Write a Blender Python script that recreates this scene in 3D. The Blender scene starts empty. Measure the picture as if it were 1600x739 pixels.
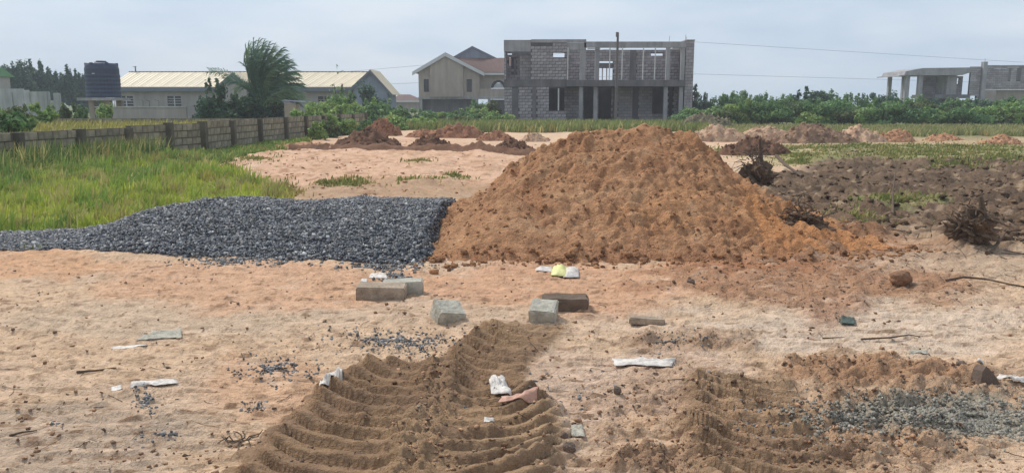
import bpy, math, random
import numpy as np
from math import pi, radians, sin, cos

rnd = random.Random(11)
RG = np.random.default_rng(11)
S = bpy.context.scene
COL = S.collection
CH = 1.6                                   # eye height
FPX = 1230.0                               # focal length in photo pixels (1600 wide)
PITCH = math.atan(209.5 / FPX)

# ------------------------------------------------------------------ camera
cd = bpy.data.cameras.new("camera")
cam = bpy.data.objects.new("camera", cd)
COL.objects.link(cam)
cam.location = (0, 0, CH)
cam.rotation_euler = (pi / 2 - PITCH, 0, 0)
cd.sensor_width = 36
cd.lens = 36 * FPX / 1600
cd.clip_start = 0.05
cd.clip_end = 6000
S.camera = cam

# ------------------------------------------------------------------ world, sun, exposure
SUN_EL, SUN_AZ = radians(50), radians(-42)      # azimuth measured from +Y towards +X (behind the scene)
W = bpy.data.worlds.new("World")
S.world = W
W.use_nodes = True
nt = W.node_tree
for n in list(nt.nodes):
    nt.nodes.remove(n)
wo = nt.nodes.new('ShaderNodeOutputWorld')
bg = nt.nodes.new('ShaderNodeBackground')
sky = nt.nodes.new('ShaderNodeTexSky')
sky.sky_type = 'NISHITA'
sky.sun_disc = False
sky.sun_elevation = SUN_EL
sky.sun_rotation = SUN_AZ
sky.air_density = 1.0
sky.dust_density = 3.0
tc = nt.nodes.new('ShaderNodeTexCoord')
mp = nt.nodes.new('ShaderNodeMapping')
mp.inputs['Scale'].default_value = (1.6, 1.6, 6.0)
mp.inputs['Location'].default_value = (0.35, 0.2, 0.1)
nz = nt.nodes.new('ShaderNodeTexNoise')
nz.inputs['Scale'].default_value = 2.6
nz.inputs['Detail'].default_value = 5
nz.inputs['Roughness'].default_value = 0.5
cr = nt.nodes.new('ShaderNodeValToRGB')
cr.color_ramp.elements[0].position = 0.34
cr.color_ramp.elements[0].color = (3.95, 4.85, 6.1, 1)
cr.color_ramp.elements[1].position = 0.66
cr.color_ramp.elements[1].color = (5.3, 5.95, 6.75, 1)
mx = nt.nodes.new('ShaderNodeMix')
mx.data_type = 'RGBA'
mx.inputs[0].default_value = 0.85
L = nt.links.new
L(tc.outputs['Generated'], mp.inputs['Vector'])
L(mp.outputs['Vector'], nz.inputs['Vector'])
L(nz.outputs['Fac'], cr.inputs['Fac'])
L(sky.outputs['Color'], mx.inputs[6])
L(cr.outputs['Color'], mx.inputs[7])
L(mx.outputs[2], bg.inputs['Color'])
bg.inputs['Strength'].default_value = 0.10
L(bg.outputs['Background'], wo.inputs['Surface'])

sl = bpy.data.lights.new("sun", 'SUN')
sl.energy = 2.3
sl.angle = radians(10)
sl.color = (1.0, 0.95, 0.88)
so = bpy.data.objects.new("sun", sl)
COL.objects.link(so)
so.rotation_euler = (pi / 2 - SUN_EL, 0, pi - SUN_AZ)
so.location = (0, 0, 40)
S.view_settings.view_transform = 'Standard'
S.view_settings.look = 'None'
S.view_settings.exposure = 0.46
S.view_settings.gamma = 1
S.view_settings.use_curve_mapping = False
S.cycles.max_bounces = 5
S.cycles.diffuse_bounces = 3
S.cycles.volume_bounces = 1

# ------------------------------------------------------------------ pixel <-> world helpers (authoring only)
cp, sp = cos(PITCH), sin(PITCH)

def ray(px, py):
    u = 369.5 - py
    return px - 800, FPX * cp + u * sp, -FPX * sp + u * cp

def gp(px, py, z=0.0):
    dx, dy, dz = ray(px, py)
    t = (z - CH) / dz
    return dx * t, dy * t

def at(px, py, Y):
    dx, dy, dz = ray(px, py)
    t = Y / dy
    return dx * t, Y, CH + dz * t

def proj(x, y, z=0.0):
    y = np.maximum(y, 1.2)
    dep = y * cp - (z - CH) * sp
    up = y * sp + (z - CH) * cp
    return 800 + FPX * x / dep, 369.5 - FPX * up / dep

# ------------------------------------------------------------------ noise
def _hash(ix, iy, seed):
    h = (ix.astype(np.int64) * 374761393 + iy.astype(np.int64) * 668265263 + seed * 982451653) & 0xFFFFFFFF
    h = ((h ^ (h >> 13)) * 1274126177) & 0xFFFFFFFF
    h = h ^ (h >> 16)
    return (h & 0xFFFF) / 65536.0 * 2 * pi

def perlin(x, y, seed=0):
    x = np.asarray(x, float); y = np.asarray(y, float)
    ix = np.floor(x); iy = np.floor(y)
    fx = x - ix; fy = y - iy
    u = fx * fx * fx * (fx * (fx * 6 - 15) + 10)
    v = fy * fy * fy * (fy * (fy * 6 - 15) + 10)
    def g(ox, oy):
        a = _hash(ix + ox, iy + oy, seed)
        return np.cos(a) * (fx - ox) + np.sin(a) * (fy - oy)
    a = g(0, 0) * (1 - u) + g(1, 0) * u
    b = g(0, 1) * (1 - u) + g(1, 1) * u
    return (a * (1 - v) + b * v) * 1.5

def fbm(x, y, oct=4, seed=0, gain=0.5):
    r = 0; a = 1; f = 1; t = 0
    for i in range(oct):
        r = r + a * perlin(x * f + 17.3 * i, y * f - 9.1 * i, seed + i)
        t += a; a *= gain; f *= 2.03
    return r / t

def billow(x, y, oct=3, seed=0, gain=0.5):
    r = 0; a = 1; f = 1; t = 0
    for i in range(oct):
        r = r + a * np.abs(perlin(x * f + 7.3 * i, y * f + 3.1 * i, seed + i))
        t += a; a *= gain; f *= 2.1
    return r / t

def smooth(a, b, x):
    t = np.clip((x - a) / (b - a), 0, 1)
    return t * t * (3 - 2 * t)

def blob(px, py, x, y, cx, cy, rx, ry, seed=0, rough=0.35, sc=None):
    w = fbm(px / (rx * 0.5 + 25), py / (ry * 0.5 + 8), 3, seed)
    r = np.hypot((px - cx) / rx, (py - cy) / ry) + rough * 1.6 * w
    return smooth(1.2, 0.7, r)

# ------------------------------------------------------------------ terrain
TR_L = dict(Y=[2.6, 3.2, 3.73, 4.34, 4.55, 4.8], l=[-1.30, -1.20, -1.12, -1.02, -0.93, -0.80], r=[-0.50, -0.45, -0.47, -0.42, -0.40, -0.40], y0=2.3, y1=4.72)
TR_R = dict(Y=[2.6, 3.2, 3.56, 4.0, 4.4, 4.8, 5.3, 5.6], l=[-.50, -.44, -.38, -.36, -.38, -.40, -.22, -.10], r=[.12, .17, .24, .21, .06, .12, .34, .42], y0=2.3, y1=5.55)
TR_C = dict(Y=[2.6, 3.3, 3.7, 4.3, 4.6], l=[.80, .84, .88, 1.03, 1.10], r=[1.3, 1.42, 1.5, 1.62, 1.66], y0=2.9, y1=4.45)

def track(T, x, y, mirror=False, amp=1.0, seed=3):
    wob = 0.06 * fbm(y * 3.2, x * 0 + seed, 3, seed)
    yj = y + .05 * fbm(y * 1.7, x * .6, 2, seed + 61)
    am = .62 + .55 * smooth(-.32, .28, fbm(x * 2.4, y * 2.0, 3, seed + 63))
    l = np.interp(y, T['Y'], T['l']) + wob
    r = np.interp(y, T['Y'], T['r']) + 0.035 * fbm(y * 4, x * 0 + seed + 5, 3, seed + 2)
    u = (x - l) / (r - l)
    if mirror:
        u = 1 - u
    per = 0.142
    ph = (yj + 0.022 * fbm(x * 2, y * 2.5, 2, seed + 9) - 0.20 * np.clip(1 - u, 0, 1.2) ** 2.2) / per
    scal = np.abs(np.cos(pi * ph))
    uu = u + 0.13 * am * (scal - 0.5)
    inside = smooth(-0.10, 0.0, uu) * smooth(1.10, 0.94, u) * smooth(T['y0'], T['y0'] + .1, y) * smooth(T['y1'] + 0.04, T['y1'] - 0.10, y + 0.10 * fbm(x * 6, y * 0, 2, seed + 4))
    crest = (1 - np.abs(np.sin(pi * ph))) ** 1.6
    saw = ph - np.floor(ph)
    h = (0.050 + .03 * fbm(y * 5, x * 2, 2, seed + 31)) * np.exp(-((np.clip(uu, 0, 2) - 0.06) / 0.17) ** 2)
    gro = np.exp(-((saw - .02 - np.round(saw - .02)) / .085) ** 2)
    h = h - am * gro * .030 * smooth(0.02, .2, uu) * smooth(.95, .6, u)
    h = h + am * (crest * .0 + .082 * smooth(0, .08, saw) * (1 - smooth(.1, 1.0, saw))) * np.clip(1.1 - 0.75 * u, 0.3, 1) * smooth(0.0, 0.16, uu) + 0.004 * smooth(0.95, 0.2, uu)
    h = h + 0.007 * fbm(x * 5, y * 7, 2, seed + 21) - .004
    lump = billow(x * 9, y * 9, 3, seed + 11)
    h = h + smooth(0.58, 0.92, u) * (0.07 * lump) + 0.005 * fbm(x * 24, y * 24, 2, seed) + .06 * smooth(.1, .4, fbm(x * 3.5, y * 3.5, 2, seed + 41)) * billow(x * 14, y * 14, 2, seed + 43)
    return amp * h * inside, inside

def wall_x(y):
    return np.interp(y, [17.0, 19, 20.5, 22, 25, 28.5, 32, 38, 46], [-11.9, -11.55, -11.1, -10.75, -9.75, -9.45, -9.15, -8.75, -8.1])

def masks(x, y):
    px, py = proj(x, y)
    m = {}
    far = smooth(70, 45, y)
    m['till'] = np.clip(blob(px, py, x, y, 1450, 305, 340, 78, 21) + blob(px, py, x, y, 1240, 345, 130, 60, 22) + .8 * blob(px, py, x, y, 1560, 350, 130, 50, 20), 0, 1) * far
    m['rubble'] = np.clip(blob(px, py, x, y, 1300, 680, 200, 65, 23, .5) + blob(px, py, x, y, 1330, 582, 130, 26, 24, .5)
                          + .8 * blob(px, py, x, y, 1480, 600, 130, 30, 25, .5) + blob(px, py, x, y, 1040, 730, 130, 30, 25, .5) + .55 * blob(px, py, x, y, 1060, 640, 130, 70, 26, .5)
                          + .7 * blob(px, py, x, y, 1090, 535, 110, 16, 26, .6), 0, 1)
    m['skirt'] = np.clip(blob(px, py, x, y, 1300, 430, 190, 70, 27, .4) + .8 * blob(px, py, x, y, 1110, 440, 120, 25, 28, .6), 0, 1)
    m['lot'] = np.clip(blob(px, py, x, y, 600, 262, 290, 50, 29, .2), 0, 1) * far
    return px, py, m

def H(x, y):
    x = np.asarray(x, float); y = np.asarray(y, float)
    px, py, m = masks(x, y)
    near = smooth(60, 25, np.abs(y))
    z = 0.05 * fbm(x / 2.6, y / 2.6, 3, 1) * near
    z = z + 0.022 * fbm(x / .5, y / .5, 3, 2) * near
    z = z + 0.016 * billow(x / .17, y / .12, 3, 5) * smooth(14, 8, y) * (.4 + 1.2 * smooth(-.2, .4, fbm(x / .9, y / .6, 2, 6)))
    # thin soil crusts that curl up as little horizontal ledges
    led = fbm(x / .45, y / .09, 3, 41)
    z = z + 0.020 * smooth(.05, .17, led) * smooth(.42, .2, led) * smooth(12, 7, y)
    z = z + m['till'] * (0.34 * billow(x / .9, y / .9, 4, 31, .62) + 0.14 * billow(x / .26, y / .26, 3, 33, .6) - 0.05)
    z = z + m['skirt'] * (0.12 * billow(x / .33, y / .33, 3, 35, .6) - .01)
    z = z + m['rubble'] * (0.20 * billow(x / .30, y / .22, 4, 37, .66) - .02)
    z = z + m['lot'] * (0.16 * billow(x / .7, y / 1.2, 4, 39, .62) + .05 * smooth(.0, .4, fbm(x / 1.5, y / 1.5, 2, 40)))
    # sandy lip in front of the gravel
    lx, ly = gp(110, 402)
    z = z + 0.07 * np.exp(-((x - lx) / 1.1) ** 2 - ((y - ly) / .22) ** 2)
    tl, il = track(TR_L, x, y, False, 1.0, 3)
    tr, ir = track(TR_R, x, y, False, 0.9, 53)
    # nearer half of the right track leans the other way
    tr2, ir2 = track(TR_R, x, y, True, 0.9, 63)
    k = smooth(4.15, 4.3, y)
    tr = tr * k + tr2 * (1 - k)
    ir = ir * k + ir2 * (1 - k)
    tcn, ic = track(TR_C, x, y, False, .95, 73)
    ridge = smooth(.16, .04, np.abs(x + .42 - .03 * np.sin(y * 5))) * smooth(4.75, 4.5, y) * smooth(2.3, 2.5, y)
    zt = .82 * np.maximum(np.maximum(tl, tr), tcn) + ridge * (0.01 + 0.13 * billow(x * 7, y * 7, 4, 81, .66))
    tm = np.clip(np.maximum(np.maximum(il, ir), np.maximum(ic * .8, ridge)), 0, 1)
    z = z * (1 - .75 * tm) + zt
    # filled lot behind the boundary wall
    z = z + 0.5 * smooth(0.05, 0.25, wall_x(y) - x) * smooth(15.5, 17, y) * smooth(36.5, 36, y) * smooth(-60, -45, x)
    return z

# ------------------------------------------------------------------ materials
def srgb(r, g, b, k=1.0):
    f = lambda c: (c / 255 / 12.92 if c / 255 <= .04045 else ((c / 255 + .055) / 1.055) ** 2.4) * k
    return (f(r), f(g), f(b))

def _base(name, rough=0.9, spec=0.25):
    m = bpy.data.materials.new(name)
    m.use_nodes = True
    t = m.node_tree
    p = t.nodes['Principled BSDF']
    p.inputs['Roughness'].default_value = rough
    p.inputs['Specular IOR Level'].default_value = spec
    return m, t, p

def noise(t, scale, detail=4, rough=.55, vec=None, dist=0):
    n = t.nodes.new('ShaderNodeTexNoise')
    n.inputs['Scale'].default_value = scale
    n.inputs['Detail'].default_value = detail
    n.inputs['Roughness'].default_value = rough
    n.inputs['Distortion'].default_value = dist
    if vec:
        t.links.new(vec, n.inputs['Vector'])
    return n.outputs['Fac']

def maprange(t, v, a, b, c, d):
    n = t.nodes.new('ShaderNodeMapRange')
    t.links.new(v, n.inputs['Value'])
    for i, q in enumerate((a, b, c, d)):
        n.inputs[i + 1].default_value = q
    return n.outputs['Result']

def mul(t, a, b, op='MULTIPLY'):
    n = t.nodes.new('ShaderNodeMath')
    n.operation = op
    for i, q in enumerate((a, b)):
        if isinstance(q, (int, float)):
            n.inputs[i].default_value = q
        else:
            t.links.new(q, n.inputs[i])
    return n.outputs[0]

def scale_col(t, col, fac):
    n = t.nodes.new('ShaderNodeVectorMath')
    n.operation = 'SCALE'
    if isinstance(col, tuple):
        n.inputs[0].default_value = col[:3]
    else:
        t.links.new(col, n.inputs[0])
    t.links.new(fac, n.inputs['Scale'])
    return n.outputs[0]

def bump(t, p, h, strength, dist):
    b = t.nodes.new('ShaderNodeBump')
    b.inputs['Strength'].default_value = strength
    b.inputs['Distance'].default_value = dist
    t.links.new(h, b.inputs['Height'])
    t.links.new(b.outputs['Normal'], p.inputs['Normal'])

def objvec(t):
    n = t.nodes.new('ShaderNodeTexCoord')
    return n.outputs['Object']

def attr(t, name='Col'):
    n = t.nodes.new('ShaderNodeAttribute')
    n.attribute_name = name
    return n.outputs['Color']

def mat_solid(name, rgb, rough=.85, var=.25, sc=3.0, fine=40.0, bd=0.004, bs=.5, rand=0.0, spec=.25, metal=0, streak=0):
    m, t, p = _base(name, rough, spec)
    v = objvec(t)
    f = maprange(t, noise(t, sc, 5, .6, v), .3, .7, 1 - var, 1 + var)
    f = mul(t, f, maprange(t, noise(t, fine, 3, .6, v), .3, .7, 1 - var * .5, 1 + var * .5))
    if streak:
        mpn = t.nodes.new('ShaderNodeMapping')
        mpn.inputs['Scale'].default_value = (1, 1, .12)
        t.links.new(v, mpn.inputs['Vector'])
        f = mul(t, f, maprange(t, noise(t, 2.2, 5, .65, mpn.outputs[0]), .35, .65, 1 - streak, 1 + streak * .5))
    if rand:
        o = t.nodes.new('ShaderNodeObjectInfo')
        g = t.nodes.new('ShaderNodeNewGeometry')
        a = mul(t, o.outputs['Random'], g.outputs['Random Per Island'], 'ADD')
        a = mul(t, a, 1.0, 'MODULO')
        f = mul(t, f, maprange(t, a, 0, 1, 1 - rand, 1 + rand))
    t.links.new(scale_col(t, rgb, f), p.inputs['Base Color'])
    p.inputs['Metallic'].default_value = metal
    if bs:
        bump(t, p, noise(t, fine, 4, .6, v), bs, bd)
    return m

def mat_attr(name, rough=.9, var=.2, sc=6.0, fine=60.0, bs=.6, bd=.01, spec=.2, speck=0.0, trans=0.0):
    m, t, p = _base(name, rough, spec)
    v = objvec(t)
    f = maprange(t, noise(t, sc, 6, .62, v), .3, .7, 1 - var, 1 + var)
    f = mul(t, f, maprange(t, noise(t, fine, 3, .65, v), .3, .7, 1 - var * .7, 1 + var * .7))
    if speck:
        s1 = noise(t, 16.0, 5, .7, v)
        f = mul(t, f, maprange(t, s1, .56, .68, 1.0, 1 - speck))
    t.links.new(scale_col(t, attr(t), f), p.inputs['Base Color'])
    if bs:
        h = mul(t, noise(t, fine, 4, .65, v), mul(t, noise(t, sc * 2.5, 5, .65, v), 2.0), 'ADD')
        bump(t, p, h, bs, bd)
    if trans:
        p.inputs['Transmission Weight'].default_value = 0
        tr = t.nodes.new('ShaderNodeBsdfTranslucent')
        t.links.new(scale_col(t, attr(t), f), tr.inputs['Color'])
        ms = t.nodes.new('ShaderNodeMixShader')
        ms.inputs[0].default_value = trans
        out = t.nodes['Material Output']
        t.links.new(p.outputs[0], ms.inputs[1])
        t.links.new(tr.outputs[0], ms.inputs[2])
        t.links.new(ms.outputs[0], out.inputs['Surface'])
    return m

KA = 0.86      # photo colour -> albedo
def C(r, g, b, k=1.0):
    return srgb(r, g, b, KA * k)

M = {}
M['ground'] = mat_attr('bare_earth', .95, .18, 7.0, 60.0, 1.0, .016, .12, .30)
M['sand'] = mat_attr('heaped_sand', .95, .2, 9.0, 45.0, 1.0, .026, .1, .10)
M['soil'] = mat_attr('soil', .95, .22, 5.0, 40.0, .7, .02, .12, .0)
M['gravel'] = mat_attr('crushed_stone', .75, .18, 20.0, 150.0, .4, .004, .4)
M['leaf'] = mat_attr('leaves', .65, .12, 3.0, 30.0, 0, 0, .3, 0, .25)
M['grass'] = mat_attr('grass_blades', .7, .10, 2.0, 20.0, 0, 0, .25, 0, .3)
M['bark'] = mat_solid('bark', C(92, 76, 62), .95, .3, 8, 60, .01, .8)
M['root'] = mat_solid('root_wood', C(104, 88, 74), .95, .35, 9, 70, .008, .8)
M['block'] = mat_solid('sandcrete_block', C(170, 163, 163), .95, .22, 1.3, 30, .006, .6, rand=.20, streak=.15)
M['mortar'] = mat_solid('mortar', C(92, 88, 90), .97, .25, 1.5, 30, .006, .6)
M['concrete'] = mat_solid('cast_concrete', C(168, 165, 165), .95, .18, 1.2, 25, .005, .5, streak=.2)
M['concrete_dk'] = mat_solid('dark_concrete', C(122, 118, 118), .95, .22, 1.0, 25, .005, .5, streak=.25)  # plain darker concrete tone for beams, slabs and inner walls
M['fence_block'] = mat_solid('weathered_block', C(150, 142, 122), .97, .35, 1.1, 26, .006, .7, rand=.20, streak=.2)
M['fence_mortar'] = mat_solid('weathered_mortar', C(104, 98, 82), .97, .25, 1.5, 26, .006, .6)
M['fence_post'] = mat_solid('weathered_post', C(106, 100, 86), .97, .25, 2, 26, .006, .6, streak=.3)
M['plaster'] = mat_solid('grey_plaster', C(178, 170, 164), .92, .10, .7, 20, .004, .3, streak=.15)
M['plaster_tan'] = mat_solid('tan_render', C(176, 162, 150), .92, .10, .6, 20, .004, .3, streak=.15)
M['plaster_gab'] = mat_solid('blue_grey_render', C(150, 158, 172), .92, .12, .7, 20, .004, .3, streak=.15)
M['pale_wall'] = mat_solid('pale_wash', C(190, 190, 186), .92, .15, .8, 20, .004, .3, streak=.25)
M['roof_cream'] = mat_solid('cream_sheet_roof', C(246, 230, 200), .6, .06, .5, 12, .004, .2, streak=.06)
M['roof_brown'] = mat_solid('brown_sheet_roof', C(112, 84, 76), .7, .12, .6, 12, .004, .2)
M['roof_green'] = mat_solid('green_sheet_roof', C(120, 165, 120), .7, .15, .6, 12, .004, .2)
M['fascia'] = mat_solid('grey_fascia', C(120, 124, 134), .7, .08, 1, 12, .003, .2)
M['trim'] = mat_solid('white_bargeboard', C(214, 214, 214), .7, .06, 1, 12, .003, .2)
M['glass'] = mat_solid('dark_glass', (.02, .022, .026), .2, .2, 1, 5, 0, 0, spec=.5)
M['dark'] = mat_solid('dark_frame', (.03, .03, .032), .6, .2, 2, 20, 0, 0)
M['tank'] = mat_solid('black_polytank', C(66, 74, 96), .55, .10, 1.0, 14, .003, .2, spec=.4)
M['tank_mark'] = mat_solid('pale_print', C(190, 196, 205), .6, .1, 4, 20, 0, 0)
M['pole'] = mat_solid('weathered_pole', C(122, 114, 110), .9, .2, 3, 30, .005, .5, streak=.2)
M['timber'] = mat_solid('pale_timber', C(222, 218, 212), .85, .15, 4, 30, .003, .4)
M['wire'] = mat_solid('wire', C(150, 158, 168), .7, .05, 2, 10, 0, 0)
M['blk_grey'] = mat_solid('loose_block', C(172, 154, 134), .95, .32, 9, 50, .012, 1)
M['blk_pale'] = mat_solid('pale_loose_block', C(186, 180, 164), .95, .28, 9, 50, .012, 1)
M['blk_dark'] = mat_solid('dark_loose_block', C(116, 100, 86), .95, .25, 8, 90, .006, .8)
M['white_pl'] = mat_solid('white_plastic', C(212, 204, 194), .6, .30, 14, 60, .004, .5, spec=.4)
M['yellow_pl'] = mat_solid('yellow_plastic', C(226, 222, 150), .55, .2, 9, 60, .004, .5, spec=.4)
M['pink_pl'] = mat_solid('faded_pink_plastic', C(196, 150, 128), .6, .3, 9, 60, .004, .5, spec=.35)
M['print'] = mat_solid('dark_print', C(70, 78, 72), .7, .1, 9, 60, 0, 0)
M['green_pl'] = mat_solid('dull_green_plastic', C(84, 96, 88), .6, .2, 9, 60, .003, .5)
M['stone'] = mat_solid('brown_stone', C(142, 108, 84), .95, .2, 12, 90, .008, .8)
M['stone_dk'] = mat_solid('dark_stone', C(118, 102, 90), .95, .25, 12, 90, .008, .8)

# ------------------------------------------------------------------ object helpers
ORG = {}

def link(o, parent=None):
    COL.objects.link(o)
    if parent is not None:
        o.parent = parent
    return o

def tagit(o, label=None, cat=None, group=None, kind=None):
    if label: o['label'] = label
    if cat: o['category'] = cat
    if group: o['group'] = group
    if kind: o['kind'] = kind
    return o

def thing(name, label, cat, loc=(0, 0, 0), group=None):
    o = bpy.data.objects.new(name, None)
    o.empty_display_size = .2
    o.location = loc
    link(o)
    ORG[o.name] = np.array(loc, float)
    return tagit(o, label, cat, group)

def mesh_np(name, verts, faces, mat, parent=None, loc=None, col=None, smoothf=False):
    """faces: list of index arrays (n,3) / (n,4), or a python list; verts in world space."""
    org = ORG[parent.name] if parent is not None else np.array(loc if loc is not None else (0, 0, 0), float)
    v = np.asarray(verts, float) - org
    me = bpy.data.meshes.new(name)
    if isinstance(faces, list) and len(faces) and not isinstance(faces[0], np.ndarray):
        me.from_pydata(v.tolist(), [], faces)
    else:
        if isinstance(faces, np.ndarray):
            faces = [faces]
        nl = sum(f.size for f in faces); npoly = sum(len(f) for f in faces)
        me.vertices.add(len(v)); me.loops.add(nl); me.polygons.add(npoly)
        me.vertices.foreach_set('co', v.astype(np.float32).ravel())
        me.loops.foreach_set('vertex_index', np.concatenate([f.ravel() for f in faces]).astype(np.int32))
        tot = np.concatenate([np.full(len(f), f.shape[1]) for f in faces])
        st = np.concatenate([[0], np.cumsum(tot)[:-1]])
        me.polygons.foreach_set('loop_start', st.astype(np.int32))
        me.update(calc_edges=True)
    if col is not None:
        ca = me.color_attributes.new('Col', 'FLOAT_COLOR', 'POINT')
        c4 = np.ones((len(v), 4), np.float32)
        c4[:, :3] = col
        ca.data.foreach_set('color', c4.ravel())
    if smoothf:
        me.polygons.foreach_set('use_smooth', np.ones(len(me.polygons), bool))
    me.materials.append(mat)
    o = bpy.data.objects.new(name, me)
    if parent is None:
        o.location = org
    link(o, parent)
    ORG[o.name] = org
    return o

class MB:
    def __init__(s): s.v = []; s.f = []
    def box(s, x0, x1, y0, y1, z0, z1):
        b = len(s.v)
        s.v += [(x, y, z) for z in (z0, z1) for x, y in ((x0, y0), (x1, y0), (x1, y1), (x0, y1))]
        s.f += [(b + i for i in q) for q in ()]
        for q in ((3, 2, 1, 0), (4, 5, 6, 7), (0, 1, 5, 4), (1, 2, 6, 5), (2, 3, 7, 6), (3, 0, 4, 7)):
            s.f.append(tuple(b + i for i in q))
        return s
    def obox(s, c, half, M3):
        b = len(s.v)
        for sz in (-1, 1):
            for sx, sy in ((-1, -1), (1, -1), (1, 1), (-1, 1)):
                s.v.append(tuple(np.asarray(c) + M3 @ (np.array([sx, sy, sz]) * half)))
        for q in ((3, 2, 1, 0), (4, 5, 6, 7), (0, 1, 5, 4), (1, 2, 6, 5), (2, 3, 7, 6), (3, 0, 4, 7)):
            s.f.append(tuple(b + i for i in q))
        return s
    def tube(s, pts, rad, n=6):
        pts = [np.array(p, float) for p in pts]
        if isinstance(rad, (int, float)): rad = [rad] * len(pts)
        b = len(s.v)
        for i, p in enumerate(pts):
            d = pts[min(i + 1, len(pts) - 1)] - pts[max(i - 1, 0)]
            d = d / (np.linalg.norm(d) + 1e-9)
            a = np.cross(d, (0, 0, 1) if abs(d[2]) < .9 else (1, 0, 0)); a /= np.linalg.norm(a)
            c = np.cross(d, a)
            for k in range(n):
                t = 2 * pi * k / n
                s.v.append(tuple(p + rad[i] * (cos(t) * a + sin(t) * c)))
        for i in range(len(pts) - 1):
            for k in range(n):
                k2 = (k + 1) % n
                s.f.append((b + i * n + k, b + i * n + k2, b + (i + 1) * n + k2, b + (i + 1) * n + k))
        s.f.append(tuple(b + k for k in range(n))[::-1])
        e = b + (len(pts) - 1) * n
        s.f.append(tuple(e + k for k in range(n)))
        return s
    def prism(s, poly, y0, y1):
        """poly in (x, z), extruded along y"""
        b = len(s.v); n = len(poly)
        s.v += [(x, y0, z) for x, z in poly] + [(x, y1, z) for x, z in poly]
        s.f.append(tuple(b + i for i in range(n)))
        s.f.append(tuple(b + n + i for i in range(n))[::-1])
        for i in range(n):
            j = (i + 1) % n
            s.f.append((b + i, b + n + i, b + n + j, b + j))
        return s
    def slab(s, quad, th):
        """quad: four 3D points, thickened downwards along z"""
        b = len(s.v)
        s.v += [tuple(p) for p in quad] + [(p[0], p[1], p[2] - th) for p in quad]
        s.f += [(b, b + 1, b + 2, b + 3), (b + 7, b + 6, b + 5, b + 4)]
        for i in range(4):
            j = (i + 1) % 4
            s.f.append((b + i, b + 4 + i, b + 4 + j, b + j))
        return s
    def build(s, name, mat, parent=None, loc=None, smoothf=False):
        o = mesh_np(name, s.v, list(s.f), mat, parent, loc, None, smoothf)
        return o

def dup(root, loc, rz=0, sc=(1, 1, 1)):
    r = root.copy(); COL.objects.link(r)
    r.location = loc; r.rotation_euler = (0, 0, rz); r.scale = sc
    for c in root.children:
        k = c.copy(); COL.objects.link(k); k.parent = r
        for g in c.children:
            q = g.copy(); COL.objects.link(q); q.parent = k
    return r

def inpoly(px, py, poly):
    r = np.zeros(px.shape, bool); n = len(poly); j = n - 1
    for i in range(n):
        xi, yi = poly[i]; xj, yj = poly[j]
        c = ((yi > py) != (yj > py)) & (px < (xj - xi) * (py - yi) / (yj - yi + 1e-9) + xi)
        r ^= c; j = i
    return r

# ------------------------------------------------------------------ ground sheet
ys = [-900, -300, -80, -20, -6, -1, 1, 2, 2.5]
y = 2.7
while y < 1500:
    ys.append(y)
    y += 0.0092 * (y / 3.0) ** 1.66
ys = np.array(ys)
core = np.linspace(-1, 1, 660)
wid = 0.74 * np.maximum(ys, 2.6) + 1.0
out = np.array([.004, .012, .03, .08, .2, .5, 1.0])
X = np.concatenate([-(wid[:, None] + (1600 - wid[:, None]).clip(10) * out[::-1][None] ** 1.3), wid[:, None] * core[None], wid[:, None] + (1600 - wid[:, None]).clip(10) * out[None] ** 1.3], 1)
Y = np.repeat(ys[:, None], X.shape[1], 1)
Xf, Yf = X.ravel(), Y.ravel()
Zf = H(Xf, Yf)

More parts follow.
